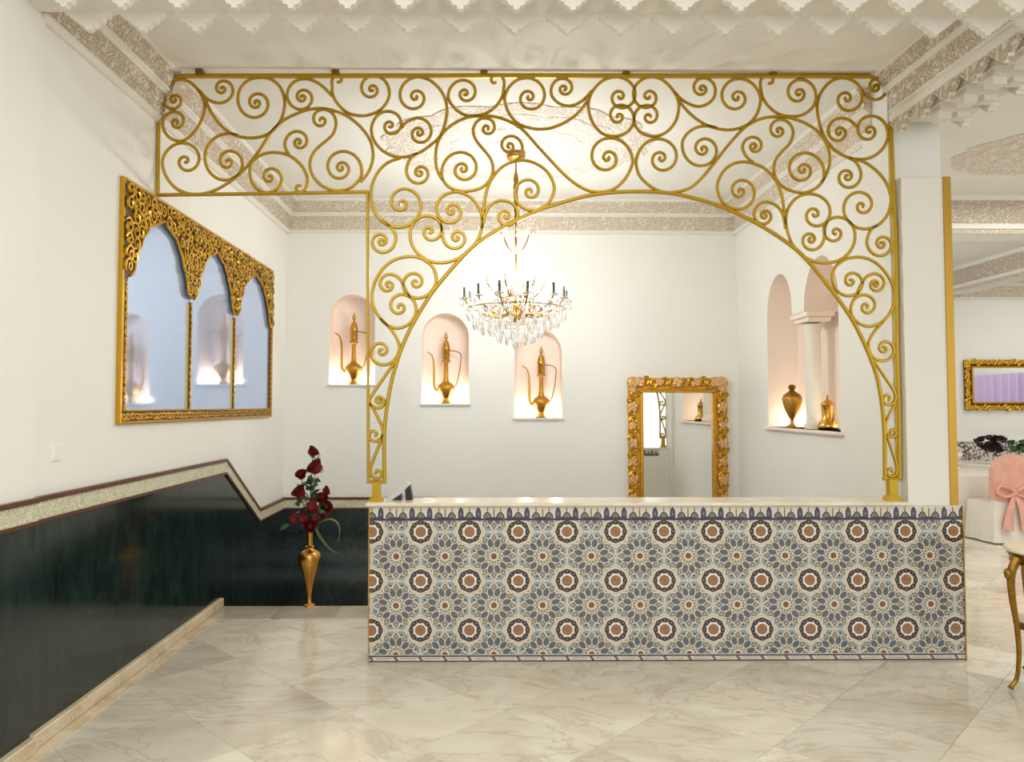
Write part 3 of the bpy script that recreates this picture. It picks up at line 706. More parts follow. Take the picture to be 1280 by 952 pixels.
# region, start volute (eye x, y, turn direction, turns) or None, points on the stem, end volute or None
SCROLLS = [
 ('A', (165,237,'a',1.5), [(80,195),(115,120),(200,85),(275,100),(345,165),(388,250),(385,340),(345,435),(275,515),(205,545),(125,515),(80,450)], (178,402,'c',1.5)),
 ('A', (250,690,'c',1.55), [(72,690),(95,790),(160,880),(240,925),(330,940),(440,920),(550,865),(650,790),(740,690),(820,580),(890,470),(990,380),(1113,325),(1183,305),(1273,300),(1373,322),(1473,370),(1563,450),(1623,540),(1645,640),(1632,720),(1600,790),(1548,848)], None),
 ('A', None, [(350,165),(400,220),(450,250),(505,262)], (522,155,'a',1.5)),
 ('A', None, [(400,245),(440,330),(500,415),(570,475),(650,510),(740,520),(830,505),(900,465),(955,395),(985,300),(980,205),(945,130),(880,82),(800,70),(720,88),(660,145),(637,215)], (776,258,'a',1.95)),
 ('A', None, [(640,500),(580,487),(500,500),(430,555),(393,630)], (565,697,'a',1.9)),
 ('B', (102,812,'a',1.7), [(-48,775),(-35,710),(20,655),(90,630),(160,628),(230,642),(300,685),(355,750),(383,825),(372,885)], (322,888,'c',.95)),
 ('B', None, [(245,645),(220,600),(212,560)], (318,550,'c',1.55)),
 ('B', None, [(570,212),(500,140),(430,95),(355,80),(290,98),(245,145),(228,205)], (345,217,'a',1.8)),
 ('C', (-161,92,'c',.95), [(-207,125),(-205,190),(-170,262),(-90,335),(10,355),(80,345),(150,312),(200,255),(220,195)], (88,158,'a',1.7)),
 ('B', (487,388,'a',1.4), [(598,410),(575,490),(510,550),(440,612),(402,690),(410,775),(460,850),(540,900),(630,912),(720,880),(785,810)], (632,743,'a',2.0)),
 ('C', (412,215,'a',1.65), [(430,62),(510,85),(580,140),(630,220),(648,310),(635,400),(600,500),(540,560),(450,625),(340,660),(240,652),(150,600),(95,520),(83,450)], (225,428,'c',1.65)),
 ('C', None, [(310,445),(345,400),(430,365)], (440,483,'c',1.7)),
 ('C', None, [(425,635),(370,675),(342,760)], (445,778,'a',1.65)),
 ('H', None, [(300,45),(210,75),(140,140),(95,225),(80,310)], (312,380,'a',1.9)),
 ('H', None, [(165,505),(225,555),(258,600),(268,645)], (158,662,'c',1.8)),
 ('C', (1005,96,'a',.95), [(1068,145),(1060,205),(1015,280),(940,335),(860,355),(770,345),(695,290),(652,220)], (782,188,'c',1.65)),
 ('D', None, [(-214,836),(-240,800),(-268,720),(-265,590),(-225,495),(-140,415),(-40,368),(50,357),(150,358),(240,380),(320,418),(390,470),(480,572),(600,702),(700,805),(800,880),(890,918),(990,920),(1073,888),(1150,810),(1201,700)], (1008,668,'a',1.9)),
 ('D', None, [(862,238),(800,322),(710,395),(600,442),(500,455),(400,438),(320,395),(262,310),(238,220)], (425,218,'c',1.9)),
 ('D', None, [(890,170),(860,205),(810,250),(730,283),(645,262),(592,210)], (685,153,'c',1.6)),
 ('D', None, [(315,692),(360,655),(378,605)], (278,580,'a',1.55)),
 ('K', None, [(196,510),(207,400),(230,280),(275,185),(350,105),(450,65),(550,68),(650,118),(712,195),(735,275)], (550,292,'c',1.9)),
 ('K', None, [(190,570),(215,470),(245,410),(290,370),(345,357)], (370,475,'c',1.7)),
 ('D', (110,448,'c',1.45), [(6,465),(28,535),(90,610),(142,680),(158,760),(130,835),(70,890),(-20,915),(-110,912),(-190,870),(-228,800)], (-68,752,'c',2.0)),
 ('H', (682,440,'a',1.6), [(567,400),(610,330),(680,300),(740,298),(815,330),(875,395),(908,480),(903,580),(865,670),(790,750),(700,805),(600,825),(510,808),(430,755),(385,690)], (520,590,'c',1.7)),
 ('H', None, [(600,530),(607,570),(612,610)], (718,637,'a',1.6)),
 ('I', (412,315,'c',1.7), [(557,345),(568,285),(545,205),(490,155),(430,127),(350,122),(260,145),(180,200),(120,290),(90,390),(100,490),(150,580),(215,640),(290,658)], (297,497,'a',1.65)),
 ('I', None, [(375,430),(340,370),(315,315),(285,275)], (210,333,'a',1.45)),
 ('I', None, [(150,580),(215,645),(265,710),(290,770),(295,810)], (160,825,'c',1.65)),
 ('P', None, [(262,50),(240,80),(180,165),(112,265),(104,292)], (160,290,'a',1.4)),
 ('P', None, [(108,302),(150,380),(180,445),(185,485)], (132,490,'c',1.25)),
 ('P', None, [(185,490),(150,580),(115,670),(108,705)], (152,720,'a',1.2)),
 ('Q', None, [(275,-75),(253,-52),(215,-4),(196,40)], (283,68,'a',1.65)),
 ('Q', None, [(222,125),(285,220),(335,295),(345,335)], (302,338,'c',1.25)),
 ('Q', None, [(340,365),(305,435),(290,480),(292,510)], (325,520,'a',1.25)),
 ('Q', None, [(295,530),(325,620),(345,680),(350,715)], (318,732,'c',1.2)),
 ('E', (328,213,'c',1.55), [(285,62),(200,92),(130,160),(95,245),(97,330),(135,425),(200,490),(270,508)], (318,360,'a',1.65)),
 ('E', (537,212,'a',1.55), [(565,62),(640,85),(710,150),(755,225),(765,300),(740,400),(670,480),(595,508)], (542,362,'c',1.65)),
 ('F', (-141,672,'c',1.9), [(-330,690),(-308,790),(-233,870),(-133,922),(-33,922),(70,895),(150,830),(220,750),(290,662),(370,560),(450,472),(520,415),(610,375),(700,362),(790,365),(880,388),(950,420),(1020,468),(1080,545),(1110,630),(1112,720),(1085,800),(1050,850)], None),
 ('F', None, [(-40,180),(10,232),(70,268),(140,287),(210,265),(255,220)], (163,153,'a',1.65)),
 ('F', None, [(-8,245),(60,325),(140,392),(230,437),(340,460),(440,448),(530,400),(585,315),(602,220)], (422,220,'a',1.9)),
 ('F', None, [(270,445),(200,430),(120,443),(50,490),(15,550)], (173,602,'a',1.95)),
 ('F', None, [(545,702),(490,655),(461,590)], (552,582,'c',1.6)),
 ('N', None, [(722,540),(712,410),(690,300),(645,200),(575,125),(490,85),(410,72),(320,95),(250,160),(213,250)], (388,290,'a',1.9)),
 ('N', None, [(725,570),(712,490),(685,425),(635,383),(575,370),(520,395),(488,450)], (570,472,'a',1.6)),
 ('F', (735,465,'a',1.5), [(845,480),(822,555),(765,615),(712,680),(697,750),(715,825),(770,885),(860,922),(950,922),(1030,880),(1072,820)], (914,758,'a',2.0)),
 ('F', (663,100,'c',.95), [(600,142),(615,220),(665,292),(740,345),(840,360),(920,345),(985,295),(1012,240)], (882,188,'a',1.75)),
 ('G', (525,228,'c',1.6), [(500,70),(415,95),(345,165),(307,265),(315,375),(350,495),(415,590),(510,655),(620,680),(720,660),(795,600),(832,530)], (692,467,'a',1.75)),
 ('G', None, [(605,445),(550,388),(480,370)], (470,478,'a',1.65)),
 ('G', None, [(640,160),(670,210),(740,237),(795,215)], (742,140,'a',1.5)),
 ('G', None, [(540,668),(600,702),(636,785)], (530,808,'c',1.65)),
 ('L', None, [(540,55),(610,80),(700,150),(765,235),(800,345)], (578,400,'c',1.9)),
 ('L', None, [(690,545),(640,585),(612,670)], (728,683,'a',1.75)),
 ('L', (228,463,'c',1.55), [(190,308),(105,332),(40,400),(14,490),(25,590),(75,705),(170,790),(280,825),(390,812),(470,765),(515,700)], (382,598,'a',1.65)),
 ('L', None, [(318,520),(303,570),(300,640)], (198,650,'c',1.55)),
 ('M', (435,350,'a',1.65), [(270,320),(292,240),(365,175),(450,147),(550,150),(650,195),(735,285),(795,400),(805,500),(770,610),(690,705),(580,737)], (562,565,'c',1.7)),
 ('M', None, [(475,480),(515,385),(565,310),(640,280)], (642,375,'c',1.55)),
]
def volute(P, C, d, turns, rend):
    """points from P spiralling in to the eye C, image coordinates (y down)"""
    a0 = math.atan2(P[1]-C[1], P[0]-C[0]); r0 = math.hypot(P[0]-C[0], P[1]-C[1]); sg = 1 if d == 'c' else -1
    if turns > 1.3: turns += .32
    n = int(26*turns); out = []
    for i in range(1, n+1):
        t = i/n; r_ = rend + (r0-rend)*(1-t)**(1.9 if turns > 1.3 else 1.3)
        a = a0 + sg*2*PI*turns*t; out.append((C[0]+r_*math.cos(a), C[1]+r_*math.sin(a)))
    return out
grille = thing('wrought_iron_grille', (PY(790, 600, YS).x, YS, z_crest1+.024), 'openwork gold wrought iron arch screen with spiral scrolls above the counter', 'screen')
def bar(name, pts, r_, n=6, flat=1.1, mat='grille_gold'):
    w = [PY(a, b_, YS) for a, b_ in pts]
    gg = G(); gg.tube(w, r_, n, 0, flat, up=(0, 1, 0)); return obj(name, gg, mat, grille, smooth=True)
for reg, s0, mid, s1 in SCROLLS:
    ox, oy, k = ORG[reg]; rend = 1.7*k
    pts = [tuple(v) [:2] for v in catmull([(a, b_, 0) for a, b_ in mid], 6)]
    if s1: pts = pts + volute(pts[-1], s1[:2], s1[2], s1[3], rend)
    if s0: pts = volute(pts[0], s0[:2], s0[2], s0[3], rend)[::-1] + pts
    # soften the joins between stem and volute
    for _ in range(3): pts = [pts[0]] + [((p[0]+2*q[0]+r_[0])/4, (p[1]+2*q[1]+r_[1])/4) for p, q, r_ in zip(pts[:-2], pts[1:-1], pts[2:])] + [pts[-1]]
    bar('scroll', [(ox+a/k, oy+b_/k) for a, b_ in pts], .0112)
ARCH = [(481,601),(480.3,575),(480.3,545),(483,513.5),(489,479),(497,450),(506,425.5),(516,405),(529,382.5),(544,360.5),(564,336.5),(586,313),(604,298.5),(624,286),(646,274.8),(677,261.5),(705,252.4),(735,244.6),(762,240.8),(790,239.5),(818,239.8),(842,242),(863,246.6),(885,252.6),(911,262),(944,278),(976,297.6),(1003,319),(1030,350.5),(1058,388),(1074,415.5),(1088,447),(1097.5,476),(1103.2,512),(1105.6,549),(1106,597)]
bar('arch_bar', [tuple(v)[:2] for v in catmull([(a, b_, 0) for a, b_ in ARCH], 5)], .0135, 8)
bar('top_rail', [(226, 95), (640, 94.6), (1086, 95.2)], .0165, 8)
bar('corner_arc', [(226, 95.5), (214, 100), (206, 109), (203, 119), (202.5, 131)], .014, 8)
bar('corner_arc', [(1086, 95), (1097, 99), (1104, 107), (1107.5, 119)], .014, 8)
bar('side_bar', [(198.2, 153), (197.6, 200), (197.4, 244)], .0125, 8)
bar('lower_rail', [(197, 243.6), (330, 242), (460, 240)], .0125, 8)
bar('side_bar', [(459.6, 239), (460, 420), (460.6, 602)], .0105, 8)
bar('side_bar', [(1113, 151), (1116, 240), (1119.8, 310), (1120.8, 440), (1123, 500), (1124, 598)], .0165, 8)
bar('foot_bar', [(458.5, 602), (483, 602)], .011, 8); bar('foot_bar', [(1103.5, 598), (1126, 598)], .012, 8)
for (a, b_, h) in ((465.8, 475.8, 602), (1109.5, 1119.5, 598)):
    q0, q1 = PY(a, h, YS), PY(b_, h, YS); zt = z_crest1+.024
    gg = G(); gg.rbox((q0.x, YS-.025, zt+.03), (q1.x, YS+.025, q0.z), .004); obj('foot_post', gg, 'grille_gold', grille)
    gg = G(); c = (q0.x+q1.x)/2
    gg.prism([(-.046, 0), (.046, 0), (.043, .018), (.03, .034), (-.03, .034), (-.043, .018)], lambda u, v, d: (c+u, YS+d, zt+v), -.04, .04); obj('foot_base', gg, 'grille_gold', grille)
for a, b_ in ((250.5, 92), (420, 90.5), (605, 89.5), (782, 90), (965, 91)):
    q = PY(a, b_, YS); gg = G(); gg.rbox((q.x-.024, YS-.03, q.z-.022), (q.x+.024, YS+.03, ZC), .004); obj('clamp', gg, 'brass_dark', grille)

# ================================================================== LEFT TRIPLE ARCH MIRROR
mY0, mY1, mz0, mz1 = PX(143.5, 531, XL).y, PX(335.5, 521, XL).y, 1.556, 3.07
lm = thing('triple_arch_mirror', (XL, (mY0+mY1)/2, mz0), 'wide gold framed mirror with three pointed arches on the left wall', 'mirror')
XM = XL + .012; XP = XL + .036        # pane, filigree plate
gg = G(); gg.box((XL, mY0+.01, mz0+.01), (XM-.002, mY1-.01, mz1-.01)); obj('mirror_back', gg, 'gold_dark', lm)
fw, fb = .07, .085
mull = [PX(233.5, 450, XL).y, PX(289, 450, XL).y]; mw = .05
bays = [(mY0+fw, mull[0]-mw/2), (mull[0]+mw/2, mull[1]-mw/2), (mull[1]+mw/2, mY1-fw*.8)]
for a, b_ in bays:
    gg = G(); gg.add([(XM, a-.02, mz0+.05), (XM, b_+.02, mz0+.05), (XM, b_+.02, 3.0), (XM, a-.02, 3.0)], [(0, 1, 2, 3)]); obj('mirror_pane', gg, 'mirror_blue', lm)
HP = [(0, 0), (.06, .02), (.13, .10), (.15, .22), (.22, .38), (.30, .46), (.36, .60), (.47, .70), (.58, .83), (.70, .86), (.84, .92), (1, 1)]
def arch_curve(a, b_, zs, za):
    c = (a+b_)/2; h = (b_-a)/2
    return [(a+h*t, zs+(za-zs)*k) for t, k in HP] + [(b_-h*t, zs+(za-zs)*k) for t, k in HP[::-1][1:]]
low = []
for a, b_ in bays: low += arch_curve(a, b_, 2.47, 2.93)
outer = [(mY0+.03, 2.42)] + low + [(mY1-.03, 2.42), (mY1-.03, mz1-.03), (mY0+.03, mz1-.03)]
g1 = fill_mesh([outer], lambda u, v: (XP, u, v))
for f_ in range(len(g1.f)):
    a, b_, c = [Vector(g1.v[i]) for i in g1.f[f_]]
    if (b_-a).cross(c-a).x < 0: g1.f[f_] = g1.f[f_][::-1]
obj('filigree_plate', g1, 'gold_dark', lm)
g2 = fill_mesh([outer], lambda u, v: (XP-.006, u, v)); obj('plate_back', g2, 'mirror_edge_blue', lm)
for a, b_ in bays:
    gg = G(); gg.tube([(XP, u, v) for u, v in arch_curve(a, b_, 2.47, 2.93)], .011, 6); obj('arch_edge', gg, 'frame_gold', lm, smooth=True)
def in_plate(u, v, m_=.0):
    if not (mY0+.04 < u < mY1-.04 and v < mz1-.035): return False
    for a, b_ in bays:
        if a-.03 <= u <= b_+.03:
            t = 1 - abs(u-(a+b_)/2)/((b_-a)/2); t = max(0, min(1, t))
            for (t0, k0), (t1, k1) in zip(HP[:-1], HP[1:]):
                if t0 <= t <= t1:
                    return v > 2.47 + .46*(k0+(k1-k0)*(t-t0)/(t1-t0)) + m_
    return v > 2.45 + m_
fil = G(); rng = random.Random(3); st_ = .078
u = mY0 + .05
while u < mY1 - .04:
    v = 2.45
    while v < mz1 - .03:
        uu = u + rng.uniform(-.012, .012); vv = v + rng.uniform(-.012, .012)
        if in_plate(uu, vv, .018):
            a0 = rng.uniform(0, 2*PI); sg = rng.choice((-1, 1)); R0 = rng.uniform(.036, .052); pts = []
            for i in range(13):
                t = i/12; r_ = R0*(1-.78*t); a = a0 + sg*t*1.35*2*PI; pts.append((XP+.006+.004*t, uu+r_*math.cos(a), vv+r_*math.sin(a)*1.15))
            ex_ = Vector(pts[0]); d_ = (ex_-Vector(pts[1])).normalized(); pts = [tuple(ex_+d_*.05)] + pts
            if in_plate(pts[0][1], pts[0][2], .005): pass
            else: pts = pts[1:]
            fil.tube(pts, [.004]+[.0105]*(len(pts)-2)+[.011], 4)
        v += st_
    u += st_
obj('filigree', fil, 'frame_gold', lm, smooth=True)
def frame_bar(a, b_, z0, z1, nm='frame_bar', th=.036, mt='frame_gold'):
    gg = G(); gg.rbox((XL, a, z0), (XL+th, b_, z1), .008); obj(nm, gg, mt, lm)
frame_bar(mY0, mY0+.026, mz0, mz1, th=.03); frame_bar(mY1-.03, mY1, mz0, mz1); frame_bar(mY0+.026, mY1-.03, mz1-.03, mz1-.001, th=.035); frame_bar(mY0+.026, mY1-.03, mz0+.001, mz0+.022, th=.035)
frame_bar(mY0+.026, mY1-.03, mz0+.075, mz0+.09, th=.04)
def rope(a, b_, z0, z1, nm):     # carved strip: dark bed with curls
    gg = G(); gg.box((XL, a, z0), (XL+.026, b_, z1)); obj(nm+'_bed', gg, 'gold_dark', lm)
    cg = G(); L_ = max(b_-a, z1-z0); n = int(L_/.05); w = min(b_-a, z1-z0)*.5
    for k in range(n):
        t = (k+.5)/n; cu_, cv_ = (a+(b_-a)*t, (z0+z1)/2) if b_-a > z1-z0 else ((a+b_)/2, z0+(z1-z0)*t)
        sg = 1 if k % 2 else -1; pts = []
        for i in range(10):
            q = i/9; r_ = w*.95*(1-.7*q); aa = k*1.7 + sg*q*1.3*2*PI; pts.append((XL+.028, cu_+r_*math.cos(aa)*(1.4 if b_-a > z1-z0 else .85), cv_+r_*math.sin(aa)*(.85 if b_-a > z1-z0 else 1.4)))
        cg.tube(pts, .0065, 4)
    obj(nm, cg, 'frame_gold', lm, smooth=True)
rope(mY0+.03, mY1-.03, mz0+.02, mz0+.078, 'carved_strip'); rope(mY0+.033, mY0+fw, mz0+.08, 2.46, 'carved_strip'); rope(mY1-fw*.8, mY1-.028, mz0+.08, 2.46, 'carved_strip')
for mm in mull: rope(mm-mw*.3, mm+mw*.3, mz0+.08, 2.44, 'carved_strip'); frame_bar(mm-mw/2, mm-mw*.3, mz0+.08, 2.44, 'mullion', .02); frame_bar(mm+mw*.3, mm+mw/2, mz0+.08, 2.44, 'mullion', .02)

# ================================================================== ORNATE RECTANGULAR MIRROR ON THE BACK WALL
def ornate_mirror(name, label, x0, x1, z0, z1, Y, fwid, n_bud, mats, glass='mirror', lean=.0, pitch=None):
    root = thing(name, ((x0+x1)/2, Y, z0), label, 'mirror')
    gg = G(); gg.add([(x0+fwid*.7, Y-.03, z0+fwid*.7), (x1-fwid*.7, Y-.03, z0+fwid*.7), (x1-fwid*.7, Y-.03, z1-fwid*.7), (x0+fwid*.7, Y-.03, z1-fwid*.7)], [(0, 1, 2, 3)]); obj('mirror_pane', gg, glass, root)
    for (a, b_, c, d_) in ((x0, x1, z1-fwid, z1), (x0, x1, z0, z0+fwid), (x0, x0+fwid, z0+fwid-.03, z1-fwid+.03), (x1-fwid, x1, z0+fwid-.03, z1-fwid+.03)):
        gg = G(); gg.box((a+.012, Y-.035, c+.012), (b_-.012, Y, d_-.012)); obj('frame_bed', gg, mats[0], root)
    i0 = fwid*.80
    for (a, b_, c, d_) in ((x0+i0, x1-i0, z1-fwid, z1-i0), (x0+i0, x1-i0, z0+i0, z0+fwid), (x0+i0, x0+fwid, z0+fwid, z1-fwid), (x1-fwid, x1-i0, z0+fwid, z1-fwid)):
        gg = G(); gg.rbox((a, Y-.06, c), (b_, Y-.02, d_), .008); obj('inner_moulding', gg, mats[1], root)
    # carved buds and curling leaves along the four sides
    w = i0; bud = G(); bud.ball((0, 0, 0), w*.46, .034, w*.46, 10, 6)
    for k in range(4):
        a = k*PI/2+.5; bud.ball((w*.2*math.cos(a), -.012, w*.24*math.sin(a)), w*.22, .03, w*.24, 6, 4)
    mb = bud.mesh('carved_bud', mats[2], True)
    lf = G()
    for s in (-1, 1):
        pts = [];
        for i in range(12):
            t = i/11; r_ = w*.42*(1-.75*t); a = (-.6 + t*1.5*2*PI)*s + (0 if s == 1 else PI); pts.append((r_*math.cos(a)+.03*w*s, -.01, w*.32*s + r_*math.sin(a)*.8))
        lf.tube(pts, [w*.06]+[w*.14]*9+[w*.1, w*.06], 6)
    ml = lf.mesh('carved_leaf', mats[1], True)
    base = wloc(root); kk = 0
    def side(p, q):
        nonlocal kk
        L_ = (Vector(q)-Vector(p)).length; n = max(2, round(L_/(pitch or w*.74)))
        for i in range(n):
            t = (i+.5)/n; c = Vector(p)+(Vector(q)-Vector(p))*t
            hor = abs(p[0]-q[0]) > abs(p[2]-q[2])
            clone('carved_bud' if i % 2 == 0 else 'carved_leaf', mb if i % 2 == 0 else ml, c-base, root, rot=(0, (PI/2 if hor else 0)+.3*math.sin(kk*2.1), 0), scale=.92+.12*math.sin(kk*1.7)); kk += 1
    c = w/2; y = Y-.042
    side((x0+c*.9, y, z0+w*.6), (x0+c*.9, y, z1-w*.6)); side((x1-c*.9, y, z0+w*.6), (x1-c*.9, y, z1-w*.6))
    side((x0+w*.6, y, z1-c*.9), (x1-w*.6, y, z1-c*.9)); side((x0+w*.6, y, z0+c*.9), (x1-w*.6, y, z0+c*.9))
    for xx in (x0+c*.9, x1-c*.9):
        for zz in (z0+c*.9, z1-c*.9): clone('carved_bud', mb, Vector((xx, y, zz))-base, root, scale=1.05)
    return root
a, b_ = PY(783, 471, YB), PY(910, 626, YB)
ornate_mirror('carved_frame_mirror', 'upright mirror in a heavy carved gold frame on the back wall', a.x, min(b_.x, XR-.03), .32, a.z, YB, .175, 12, ('carved_gold', 'carved_gold', 'carved_gold_pink'))

# ================================================================== EWERS IN THE NICHES
def ewer(name, c, s, label):
    """c base centre, s metres per 1/4 pixel unit (height 365 units)"""
    root = thing(name, c, label, 'ewer', 'brass ewers in the back wall niches')
    def LP(pr): return [(w*s/2, z*s) for w, z in pr]
    gg = G(); gg.lathe(LP([(54, 0), (56, 4), (50, 9), (34, 20), (30, 27), (44, 38), (70, 52), (88, 72), (90, 80), (80, 92), (56, 102), (34, 110), (26, 120), (22, 160), (21, 200), (24, 206), (42, 210), (46, 215), (42, 220), (34, 224)]), c, 24); obj('body', gg, 'brass_engraved', root, smooth=True)
    gg = G(); gg.lathe(LP([(34, 224), (38, 230), (38, 270), (42, 274), (42, 280), (38, 284), (34, 298), (22, 314), (12, 320), (9, 326), (16, 332), (20, 338), (14, 346), (8, 352), (7, 358), (1, 368)]), c, 20); obj('lid', gg, 'brass', root, smooth=True)
    def T(pts): return catmull([(c[0]+u*s, c[1], c[2]+v*s) for u, v in pts], 6)
    pts = T([(-36, 70), (-52, 72), (-60, 90), (-61, 140), (-62, 190), (-66, 225), (-76, 248), (-98, 262)]); gg = G(); gg.tube(pts, [s*(7.5-4.5*i/len(pts)) for i in range(len(pts))], 8); obj('spout', gg, 'brass', root, smooth=True)
    pts = T([(16, 268), (40, 266), (62, 260), (75, 246), (74, 210), (66, 150), (52, 96), (40, 84)]); gg = G(); gg.tube(pts, s*2.6, 6); obj('handle', gg, 'brass_dark', root, smooth=True)
    return root
for k, (n, px, lb) in enumerate(zip(NICHES, (442, 557.5, 676.5), ('tall brass ewer with curved spout in the leftmost, highest niche', 'tall brass ewer with curved spout in the middle niche of the back wall', 'tall brass ewer with curved spout in the niche below the chandelier'))):
    c = (PY(px, 480, YB+.12).x, YB+.115, n[2])
    s = (.25*YB/930)*1.0
    ewer('brass_ewer', c, s, lb)
    for dx in (-.17, .17):
        lp_ = thing('niche_lamp', (c[0]+dx, YB+.17, n[2]), 'tiny recessed lamp on the niche floor %s the %s ewer' % ('left of' if dx < 0 else 'right of', ('leftmost', 'middle', 'rightmost')[k]), 'lamp')
        gg = G(); gg.lathe([(.018, 0), (.018, .004), (.015, .005)], (c[0]+dx, YB+.17, n[2]), 12); obj('bezel', gg, 'brass_dark', lp_)
        gg = G(); gg.lathe([(.013, .005), (.011, .006)], (c[0]+dx, YB+.17, n[2]), 12); obj('lens', gg, 'led', lp_)
        point('niche_light', (c[0]+dx, YB+.17, n[2]+.045), 2.2, (1, .9, .74), .025)
# urn and pot in the right niche
p = PX(990.7, 532, XR+.14); c = (XR+.14, p.y, zs0)
ur = thing('lidded_urn', c, 'brass lidded urn in the right wall niche, left of the column', 'urn')
s = .41/230
gg = G(); gg.lathe([(r_*s, z*s) for r_, z in ((33, 0), (33, 6), (20, 14), (12, 22), (10, 40), (18, 54), (34, 84), (46, 118), (52, 148), (52, 158), (46, 166))], c, 22); obj('body', gg, 'brass_engraved', ur, smooth=True)
gg = G(); gg.lathe([(r_*s, z*s) for r_, z in ((48, 164), (46, 172), (28, 186), (16, 196), (12, 202), (18, 210), (20, 218), (14, 228), (2, 232))], c, 20); obj('lid', gg, 'brass_dark', ur, smooth=True)
p = PX(1036.6, 534, XR+.13); c = (XR+.12, p.y, zs0)
pt = thing('coffee_pot', c, 'squat brass coffee pot in the right wall niche, right of the column', 'pot')
s = .30/190
gg = G(); gg.lathe([(r_*s, z*s) for r_, z in ((44, 0), (52, 8), (54, 22), (46, 38), (34, 54), (28, 78), (27, 110), (30, 128), (33, 136))], c, 22); obj('body', gg, 'brass', pt, smooth=True)
gg = G(); gg.lathe([(r_*s, z*s) for r_, z in ((33, 136), (30, 146), (16, 160), (6, 168), (5, 176), (8, 182), (2, 190))], c, 18); obj('lid', gg, 'brass', pt, smooth=True)
gg = G(); pts = catmull([(c[0], c[1]+u*s, c[2]+v*s) for u, v in ((36, 46), (52, 80), (58, 120), (72, 140))], 5); gg.tube(pts, [s*(11-5*i/len(pts)) for i in range(len(pts))], 8); obj('spout', gg, 'brass', pt, smooth=True)
gg = G(); pts = catmull([(c[0], c[1]-u*s, c[2]+v*s) for u, v in ((28, 126), (56, 128), (66, 96), (56, 54), (44, 40))], 5); gg.tube(pts, s*4, 6); obj('handle', gg, 'brass', pt, smooth=True)
for yy, nm in (((Y2+Y3)/2+.12, 'beside the lidded urn'), ((Y0+Y1)/2+.02, 'behind the coffee pot')):
    lp_ = thing('niche_lamp', (XR+.24, yy, zs0), 'tiny recessed lamp on the right niche floor ' + nm, 'lamp')
    gg = G(); gg.lathe([(.018, 0), (.018, .004), (.015, .005)], (XR+.24, yy, zs0), 12); obj('bezel', gg, 'brass_dark', lp_)
    gg = G(); gg.lathe([(.013, .005), (.011, .006)], (XR+.24, yy, zs0), 12); obj('lens', gg, 'led', lp_)
    point('niche_light', (XR+.24, yy, zs0+.05), 2.4, (1, .9, .74), .025)

# ================================================================== CHANDELIER
CXh, CYh = PY(645, 300, 6.55).x, 6.55
def zc(y): return PY(645, y, CYh).z
ch = thing('crystal_chandelier', (CXh, CYh, ZC), 'crystal chandelier with candle bulbs and glass drops hanging from the ceiling', 'chandelier')
cb = Vector((CXh, CYh, ZC))
ztop_ = ZC-.05
gg = G(); gg.lathe([(.085, -.055), (.08, -.075), (.05, -.09), (.02, -.10)][::-1] + [(.09, -.05)], (CXh, CYh, ZC), 20); obj('canopy', gg, 'brass', ch, smooth=True)
prof = []; zA, zB = zc(393), ZC-.09
nz = 40
for i in range(nz+1):
    t = i/nz; z = zA + (zB-zA)*t
    r_ = .008 + (.012*abs(math.sin(i*1.1)) if .62 < t < .95 else 0) + (.006 if .80 < t < .9 else 0)
    prof.append((r_, z-ZC))
gg = G(); gg.lathe(prof, (CXh, CYh, ZC), 12); obj('stem', gg, 'brass_dark', ch, smooth=True)
zh = zc(396)
gg = G(); gg.lathe([(.008, -.05), (.02, -.045), (.042, -.02), (.05, .0), (.046, .025), (.03, .04), (.022, .06), (.034, .075), (.038, .10), (.026, .12), (.012, .13)], (CXh, CYh, zh), 20); obj('hub', gg, 'brass', ch, smooth=True)
gg = G(); gg.lathe([(.012, .12), (.05, .14), (.085, .2), (.08, .24), (.05, .26), (.012, .27)], (CXh, CYh, zh), 20); obj('glass_bowl', gg, 'crystal', ch, smooth=True)
# crystal meshes
def drop_mesh(L_, w):
    d = G(); d.lathe([(.001, 0), (w*.5, -L_*.22), (w, -L_*.62), (w*.55, -L_*.9), (.001, -L_)], (0, 0, 0), 6); d.ball((0, 0, .012), .008, .008, .008, 6, 4)
    return d.mesh('crystal_drop', 'crystal')
DS, DM_, DL = drop_mesh(.055, .011), drop_mesh(.085, .015), drop_mesh(.12, .019)
ARM = G(); pts = catmull([(.03, 0, 0), (.12, 0, -.06), (.24, 0, -.075), (.36, 0, -.03), (.44, 0, .035), (.46, 0, .055)], 5); ARM.tube(pts, .0075, 6)
ARM.tube(catmull([(.2, 0, -.07), (.24, 0, -.02), (.20, 0, .02), (.16, 0, -.01), (.19, 0, -.03)], 4), .005, 5)
am = ARM.mesh('arm', 'brass_dark', True)
bo = G(); bo.lathe([(.012, -.008), (.045, .004), (.048, .010), (.02, .006), (.012, .014)], (0, 0, 0), 12); bom = bo.mesh('bobeche', 'crystal', True)
sl = G(); sl.lathe([(.0125, 0), (.0125, .10), (.010, .102)], (0, 0, 0), 10); slm = sl.mesh('candle_sleeve', 'candle_sleeve', True)
bl = G(); bl.lathe([(.008, 0), (.018, .022), (.021, .04), (.016, .062), (.007, .085), (.001, .10)], (0, 0, 0), 10); blm = bl.mesh('bulb', 'bulb', True)
za_ = zc(384)-ZC
